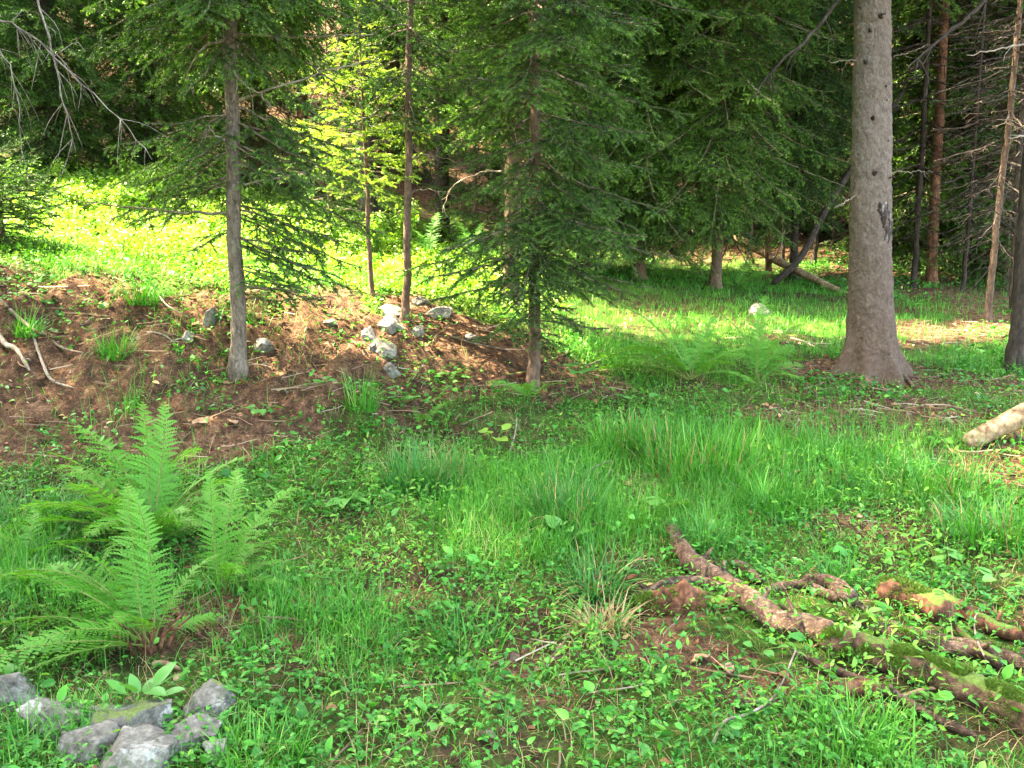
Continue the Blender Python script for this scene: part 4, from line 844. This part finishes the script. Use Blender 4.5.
def tuft(label, px, py, n, L, rad, mat, seed, lean=.5, W=.0072, dry=0):
    loc = G(px, py, -.01); rs = np.random.default_rng(seed); t = thing('grass_tuft', label, 'grass tuft', loc)
    for nm, cnt, m_ in (('green_blades', n, mat), ('dry_blades', dry if dry > 21 else 0, 'grass_dry')):
        if not cnt: continue
        a_ = rs.uniform(0, 6.28, cnt); r_ = rad*np.sqrt(rs.random(cnt)); pos = np.stack([np.cos(a_)*r_, np.sin(a_)*r_, 0*r_], -1)
        le = np.abs(rs.normal(lean+.15, .42, cnt))+.05
        v, tt = blades(pos, L*rs.uniform(.35, 1.2, cnt), W*rs.uniform(.7, 1.3, cnt), a_+rs.normal(0, 1.2, cnt), le, seed, 6)
        obj(nm, mesh(nm, v, tris=tt, mats=[M[m_]]), t)
TF = [('tall arching grass tuft in the centre, right of the middle', 567, 530, 520, .34, .16, 'grass_blue', .55, 70), ('broad tall grass clump left of the bare mound', 700, 468, 800, .36, .34, 'grass', .45, 90),
 ('dense grass tuft in the middle left of the centre', 425, 490, 520, .28, .24, 'grass_blue', .5, 60), ('thin dark grass tuft at the foot of the bank', 362, 424, 110, .30, .10, 'grass', .4, 0), ('grass tuft hanging on the bank face left of the slim spruce', 118, 372, 150, .26, .10, 'grass', .6, 10),
 ('fresh grass tuft on the crest above the bank', 145, 318, 200, .22, .13, 'grass', .5, 0), ('blue-green grass tuft lying flat in the lower middle', 600, 590, 260, .26, .10, 'grass_blue', .95, 30), ('grass clump in front of the pale log with white tips', 935, 488, 620, .26, .30, 'grass', .6, 90),
 ('grass tuft beside the crooked log upper end', 705, 552, 240, .20, .12, 'grass_blue', .55, 10), ('small upright grass tuft right of the short reddish branch', 840, 590, 170, .18, .08, 'grass', .4, 5), ('grass tuft below the bare mound', 770, 515, 200, .22, .12, 'grass', .5, 8),
 ('dry straw-coloured grass tuft left of the rotten lump', 603, 625, 60, .20, .09, 'grass', .9, 150), ('grass clump left of the left ferns', 45, 520, 300, .22, .22, 'grass_blue', .6, 15), ('grass tuft at the bottom edge right of the stones', 262, 755, 320, .17, .16, 'grass', .5, 10),
 ('grass tuft at the bottom right', 860, 750, 240, .17, .16, 'grass', .5, 20), ('tall grass clump in the middle between the two larger clumps', 630, 452, 500, .30, .26, 'grass', .5, 70), ('grass clump at the right edge', 1000, 545, 500, .24, .28, 'grass', .55, 60),
 ('grass tuft on the bank near the left edge', 28, 340, 120, .24, .08, 'grass', .6, 8), ('grass clump at the left edge below the fern tuft', 15, 585, 200, .20, .14, 'grass', .6, 10), ('loose grass tuft in the lower middle', 470, 640, 160, .18, .14, 'grass', .6, 12)]
for i, (lab, px, py, n, L, rad, m, le, dry) in enumerate(TF): tuft(lab, px, py, n, L, rad, m, 500+i, le, dry=dry)

# ---------------------------------------------------------------- ground cover nobody could count
def scatter(n, ylo, yhi, seed, power=1.0, margin=.8):
    rs = np.random.default_rng(seed); y = ylo+(yhi-ylo)*rs.random(n)**power; hw = y*.55+margin; x = rs.uniform(-1, 1, n)*hw
    return x, y, rs
def weighted(n, ylo, yhi, seed, dens, power=1.0):
    x, y, rs = scatter(n, ylo, yhi, seed, power); k = rs.random(n) < np.clip(dens(x, y), 0, 1); x, y = x[k], y[k]
    return np.stack([x, y, height(x, y)], -1), rs
def place_leaves(pos, V, T, size, az, tilt, roll):
    ca, sa, ct, st, cr, sr = np.cos(az), np.sin(az), np.cos(tilt), np.sin(tilt), np.cos(roll), np.sin(roll)
    v = V[None]*size[:, None, None]; x, y, z = v[..., 0], v[..., 1], v[..., 2]
    y, z = y*cr[:, None]-z*sr[:, None], y*sr[:, None]+z*cr[:, None]
    x, z = x*ct[:, None]-z*st[:, None], x*st[:, None]+z*ct[:, None]
    x, y = x*ca[:, None]-y*sa[:, None], x*sa[:, None]+y*ca[:, None]
    P = np.stack([x, y, z], -1)+pos[:, None]; m = len(V)
    return P.reshape(-1, 3), (np.arange(len(pos))[:, None, None]*m+T[None]).reshape(-1, 3)
def patch(x, y, sc, s, lo, hi): return sstep(lo, hi, n2(x, y, sc, s, 3))
def stuff(name, v, t, mat, label, cat, smooth=False):
    return tag(obj(name, mesh(name, v, tris=t, mats=[mat], smooth=smooth)), label, cat, None, 'stuff')
front = lambda x, y: sstep(9.5, 7.5, y)

# grass blades
FG_ = G(722, 386)
FA_ = G(160, 645); FB_ = G(70, 640)
low = lambda x, y: (1-.85*np.exp(-((x-FG_[0])/.75)**2-((y-FG_[1]+.15)/.6)**2))*(1-.95*np.exp(-((x-FA_[0]-.05)/.26)**2-((y-FA_[1]+.05)/.24)**2))*(1-.6*np.exp(-((x-FB_[0])/.35)**2-((y-FB_[1])/.25)**2))
dg = lambda x, y: low(x, y)*(1-soil(x, y)*.95)*(.12+.88*patch(x, y, 1.3, 51, -.25, .75))
pos, rs = weighted(190000, 2.2, 9.0, 601, dg, .85); n = len(pos)
v, t = blades(pos, rs.uniform(.06, .18, n)*(.8+.7*patch(pos[:, 0], pos[:, 1], 1.3, 51, 0, .8)), rs.uniform(.0025, .0048, n), rs.uniform(0, 6.28, n), np.abs(rs.normal(.75, .45, n)), 602)
stuff('grass', v, t, M['grass'], 'short green grass between the herbs of the shaded clearing', 'grass')
lawn = lambda x, y: (1-soil(x, y))*sstep(-.4, .4, x+.35*n2(x, y, .8, 77)-.12*(y-9))*(.35+.65*patch(x, y, .9, 53, -.5, .5))
pos, rs = weighted(130000, 8.5, 18.5, 603, lawn, .9); n = len(pos)
v, t = blades(pos, rs.uniform(.04, .13, n), rs.uniform(.004, .008, n), rs.uniform(0, 6.28, n), np.abs(rs.normal(.5, .35, n)), 604, 3)
stuff('lawn_grass', v, t, M['grass'], 'soft grass of the sun-flecked lawn behind the bushy spruce', 'grass')

# moss cushions
pos, rs = weighted(150000, 2.2, 6.5, 605, lambda x, y: (1-soil(x, y)*.9)*patch(x, y, 1.6, 55, -.2, .3), .8); n = len(pos); pos[:, 2] -= .002
v, t = blades(pos, rs.uniform(.010, .028, n), rs.uniform(.002, .004, n), rs.uniform(0, 6.28, n), np.abs(rs.normal(.5, .4, n)), 606, 1)
stuff('ground_moss', v, t, M['moss_fuzz'], 'low moss cushions between the herbs', 'moss')
# wood-sorrel like small leaves, three leaflets on a stalk
Vl, Tl = leaf_shape(1, .95, 4, .18, .25, True); Vo, To = leaf_shape(1, .6, 5, .2, .3)
def trefoils(pos, size, seed, hgt):
    rs = np.random.default_rng(seed); n = len(pos); VV = []; TT = []; k = 0; az = rs.uniform(0, 6.28, n); top = pos.copy(); top[:, 2] += hgt
    tx = rs.normal(0, .28, n)
    for j in range(3):
        v, t = place_leaves(top, Vl, Tl, size*rs.uniform(.8, 1.1, n), az+j*2.094+rs.normal(0, .15, n), tx*np.cos(j*2.1)+rs.normal(.05, .2, n), rs.normal(0, .25, n)); VV.append(v); TT.append(t+k); k += len(v)
    return np.concatenate(VV), np.concatenate(TT)
dc = lambda x, y: low(x, y)*(1-soil(x, y)*.96)*(.10+.90*patch(x, y, 1.7, 61, -.35, .45))
pos, rs = weighted(62000, 2.2, 8.6, 611, dc, .8); n = len(pos)
v, t = trefoils(pos, np.clip(.0125*np.exp(rs.normal(0, .4, n)), .006, .030), 612, rs.uniform(.015, .07, n))
stuff('clover_leaves', v, t, M['sorrel'], 'small three-part leaves carpeting the clearing', 'ground cover')
do = lambda x, y: low(x, y)*(1-soil(x, y)*.95)*(.15+.85*patch(x, y, 2.3, 63, -.2, .5))
pos, rs = weighted(52000, 2.2, 9.0, 613, do, .8); n = len(pos); pos[:, 2] += rs.uniform(.01, .09, n)
v, t = place_leaves(pos, Vo, To, np.clip(.020*np.exp(rs.normal(0, .5, n)), .008, .062), rs.uniform(0, 6.28, n), rs.normal(.15, .5, n), rs.normal(0, .5, n))
stuff('herb_leaves', v, t, M['sorrel'], 'oval herb leaves mixed through the clearing', 'ground cover')
dn = lambda x, y: low(x, y)*(1-soil(x, y)*.9)*(.1+.9*patch(x, y, 1.1, 64, -.15, .45))
Vq, Tq = leaf_shape(1, .34, 5, .3, .45)
pos, rs = weighted(60000, 2.2, 9.0, 617, dn, .8); n = len(pos); pos[:, 2] += rs.uniform(.0, .13, n)
v, t = place_leaves(pos, Vq, Tq, rs.uniform(.014, .042, n), rs.uniform(0, 6.28, n), rs.normal(.45, .5, n), rs.normal(0, .6, n))
stuff('narrow_leaves', v, t, M['herb_yellow'], 'narrow yellow-green leaves in patches across the clearing', 'ground cover')
dw = lambda x, y: (1-soil(x, y)*.8)*.5
pos, rs = weighted(30000, 2.2, 9.0, 618, dw, .8); n = len(pos)
v, t = blades(pos, rs.uniform(.06, .22, n), rs.uniform(.002, .0035, n), rs.uniform(0, 6.28, n), np.abs(rs.normal(1.25, .3, n)), 619)
stuff('dry_grass', v, t, M['grass_dry'], 'dry straw-coloured grass lying among the green', 'grass')
# sparse sprigs on the brown bank
db = lambda x, y: sstep(.3, .7, soil(x, y))*patch(x, y, 1.9, 66, .05, .65)*.6*front(x, y)
pos, rs = weighted(60000, 4.5, 9.0, 615, db); n = len(pos); pos[:, 2] += rs.uniform(.01, .06, n)
v, t = place_leaves(pos, Vo, To, rs.uniform(.02, .05, n), rs.uniform(0, 6.28, n), rs.normal(.15, .4, n), rs.normal(0, .4, n))
stuff('bank_sprigs', v, t, M['sorrel'], 'scattered green sprigs on the brown bank', 'ground cover')
# meadow herbs in the sun
dm = lambda x, y: sstep(.5, -.3, x+.35*n2(x, y, .8, 77)-.12*(y-9))*(1-sstep(.3, .6, soil(x, y)))*sstep(7.4, 8.0, y)*(.25+.75*patch(x, y, 1.4, 68, -.45, .25))
pos, rs = weighted(270000, 7.3, 14.2, 621, dm); n = len(pos)
top = .05+.30*patch(pos[:, 0], pos[:, 1], 1.5, 67, -.3, .9)*sstep(7.6, 9.5, pos[:, 1]); pos[:, 2] += top*rs.random(n)**.6
Vm, Tm = leaf_shape(1, .42, 5, .2, .3)
v, t = place_leaves(pos, Vm, Tm, (np.abs(rs.normal(.034, .016, n))+.012)*np.interp(pos[:, 1], [7.5, 10, 13], [.75, 1.0, 1.35]), rs.uniform(0, 6.28, n), rs.normal(.1, .6, n), rs.normal(0, .6, n))
stuff('meadow_herbs', v, t, M['herb'], 'bright leafy herbs filling the sunlit meadow above the bank', 'undergrowth')
# leafy bushes standing in the meadow: two kinds of foliage mesh, copied
def bush_meshes(seed, Rb, Hb, nst, leaf):
    rs = np.random.default_rng(seed); st = Soup(); P = []
    for k in range(nst):
        a_ = rs.uniform(0, 6.28); r_ = Rb*rs.uniform(.2, 1.0); h_ = Hb*rs.uniform(.5, 1.1); c = curve([(0, 0, -.03), (math.cos(a_)*r_*.4, math.sin(a_)*r_*.4, h_*.6), (math.cos(a_)*r_, math.sin(a_)*r_, h_)], 14)
        v, t = tube(c, np.linspace(.005, .002, 14), 5); st.add(v, t); 
        for q in range(34): P.append(c[int(rs.integers(3, 14))]+rs.normal(0, .05, 3))
    P = np.array(P); n = len(P)
    v, t = place_leaves(P, Vo, To, leaf*rs.uniform(.6, 1.3, n), rs.uniform(0, 6.28, n), rs.normal(-.1, .45, n), rs.normal(0, .45, n))
    return st.mesh('stems', [M['twig']], True), mesh('foliage', v, tris=t, mats=[M['herb']])
BU = [bush_meshes(701, .30, .62, 20, .07), bush_meshes(702, .42, .48, 26, .055), bush_meshes(703, .25, .80, 16, .065)]
for i, (px, py) in enumerate([(30,232),(75,214),(120,225),(160,206),(205,228),(60,192),(130,190),(250,238),(285,252),(320,256),(345,246),(405,262),(455,270),(430,246),(20,205),(190,200),(100,240),(375,262),(470,254),(300,240)]):
    g = G(px, py); t = thing('leafy_bush', 'low leafy bush among the herbs of the sunlit meadow', 'bush', g, 'bushes in the sunny meadow', rng.uniform(0, 6.28)); t.scale = (rng.uniform(.45, .8),)*3
    obj('stems', BU[i % 3][0], t); obj('foliage', BU[i % 3][1], t)
# low plants under the trees on the right and at the back
du = lambda x, y: sstep(3.2, 4.4, x+.5*n2(x, y, .7, 71))*patch(x, y, .9, 72, -.05, .5)*.9
pos, rs = weighted(60000, 6.0, 20, 631, du); n = len(pos); pos[:, 2] += rs.uniform(.01, .10, n)
v, t = place_leaves(pos, Vo, To, rs.uniform(.03, .07, n), rs.uniform(0, 6.28, n), rs.normal(.1, .45, n), rs.normal(0, .45, n))
stuff('forest_floor_plants', v, t, M['sorrel'], 'low green plants on the forest floor right of the big trunk', 'undergrowth')
# small clods, cones and stone chips on the bare ground
v0, t0 = ico(1); v0 = v0*np.array([.5, .4, .28])
pos, rs = weighted(14000, 2.4, 11, 645, lambda x, y: .03+.8*soil(x, y)*patch(x, y, 1.5, 91, -.3, .4), .9); n = len(pos)
v, t = place_leaves(pos, v0, t0, np.abs(rs.normal(0, .022, n))+.006, rs.uniform(0, 6.28, n), rs.normal(0, .4, n), rs.normal(0, .4, n))
v = v+.004*rs.normal(0, 1, v.shape)
stuff('soil_clods', v, t, M['clod'], 'small clods and stone chips on the bare soil', 'clods')
# thin dry twigs
ang = lambda x, y: .05+.6*soil(x, y)
pos, rs = weighted(5500, 2.3, 11, 646, ang, .85); n = len(pos); pos[:, 2] += .012
Vt = np.concatenate([np.array([(-.5+i/4., .05*math.sin(i*1.3)+a, b) for a, b in ((-.012, 0), (.012, 0), (0, .022))]) for i in range(5)]); Tt = np.array([x for i in range(4) for j in range(3) for x in ((3*i+j, 3*i+(j+1) % 3, 3*i+3+(j+1) % 3), (3*i+j, 3*i+3+(j+1) % 3, 3*i+3+j))])
v, t = place_leaves(pos, Vt, Tt, rs.uniform(.07, .32, n), rs.uniform(0, 6.28, n), rs.normal(0, .15, n), rs.normal(0, .3, n))
stuff('dry_twigs', v, t, M['dry_twigs'], 'thin dry twigs strewn over the ground', 'litter')
# needle litter and dead leaves
dl = lambda x, y: .30+.70*soil(x, y)
pos, rs = weighted(150000, 2.2, 12, 641, dl, .9); n = len(pos); pos[:, 2] += rs.uniform(.001, .010, n)
Vn = np.array([(-.5, -.03, 0), (.5, -.02, .02), (.5, .02, .02), (-.5, .03, 0)]); Tn = np.array([(0, 1, 2), (0, 2, 3)])
v, t = place_leaves(pos, Vn, Tn, rs.uniform(.015, .06, n), rs.uniform(0, 6.28, n), rs.normal(0, .22, n), rs.normal(0, .6, n))
stuff('needle_litter', v, t, M['litter'], 'brown needles and twig bits strewn on the bank', 'litter')
Vd, Td = leaf_shape(1, .7, 5, .35, .2)
pos, rs = weighted(5200, 2.3, 11, 643, lambda x, y: .12+.5*soil(x, y), .8); n = len(pos); pos[:, 2] += rs.uniform(.008, .025, n)
v, t = place_leaves(pos, Vd, Td, rs.uniform(.02, .055, n), rs.uniform(0, 6.28, n), rs.normal(0, .35, n), rs.normal(0, .5, n))
stuff('fallen_leaves', v, t, M['dead_leaf'], 'curled tan dead leaves scattered over the ground', 'litter')
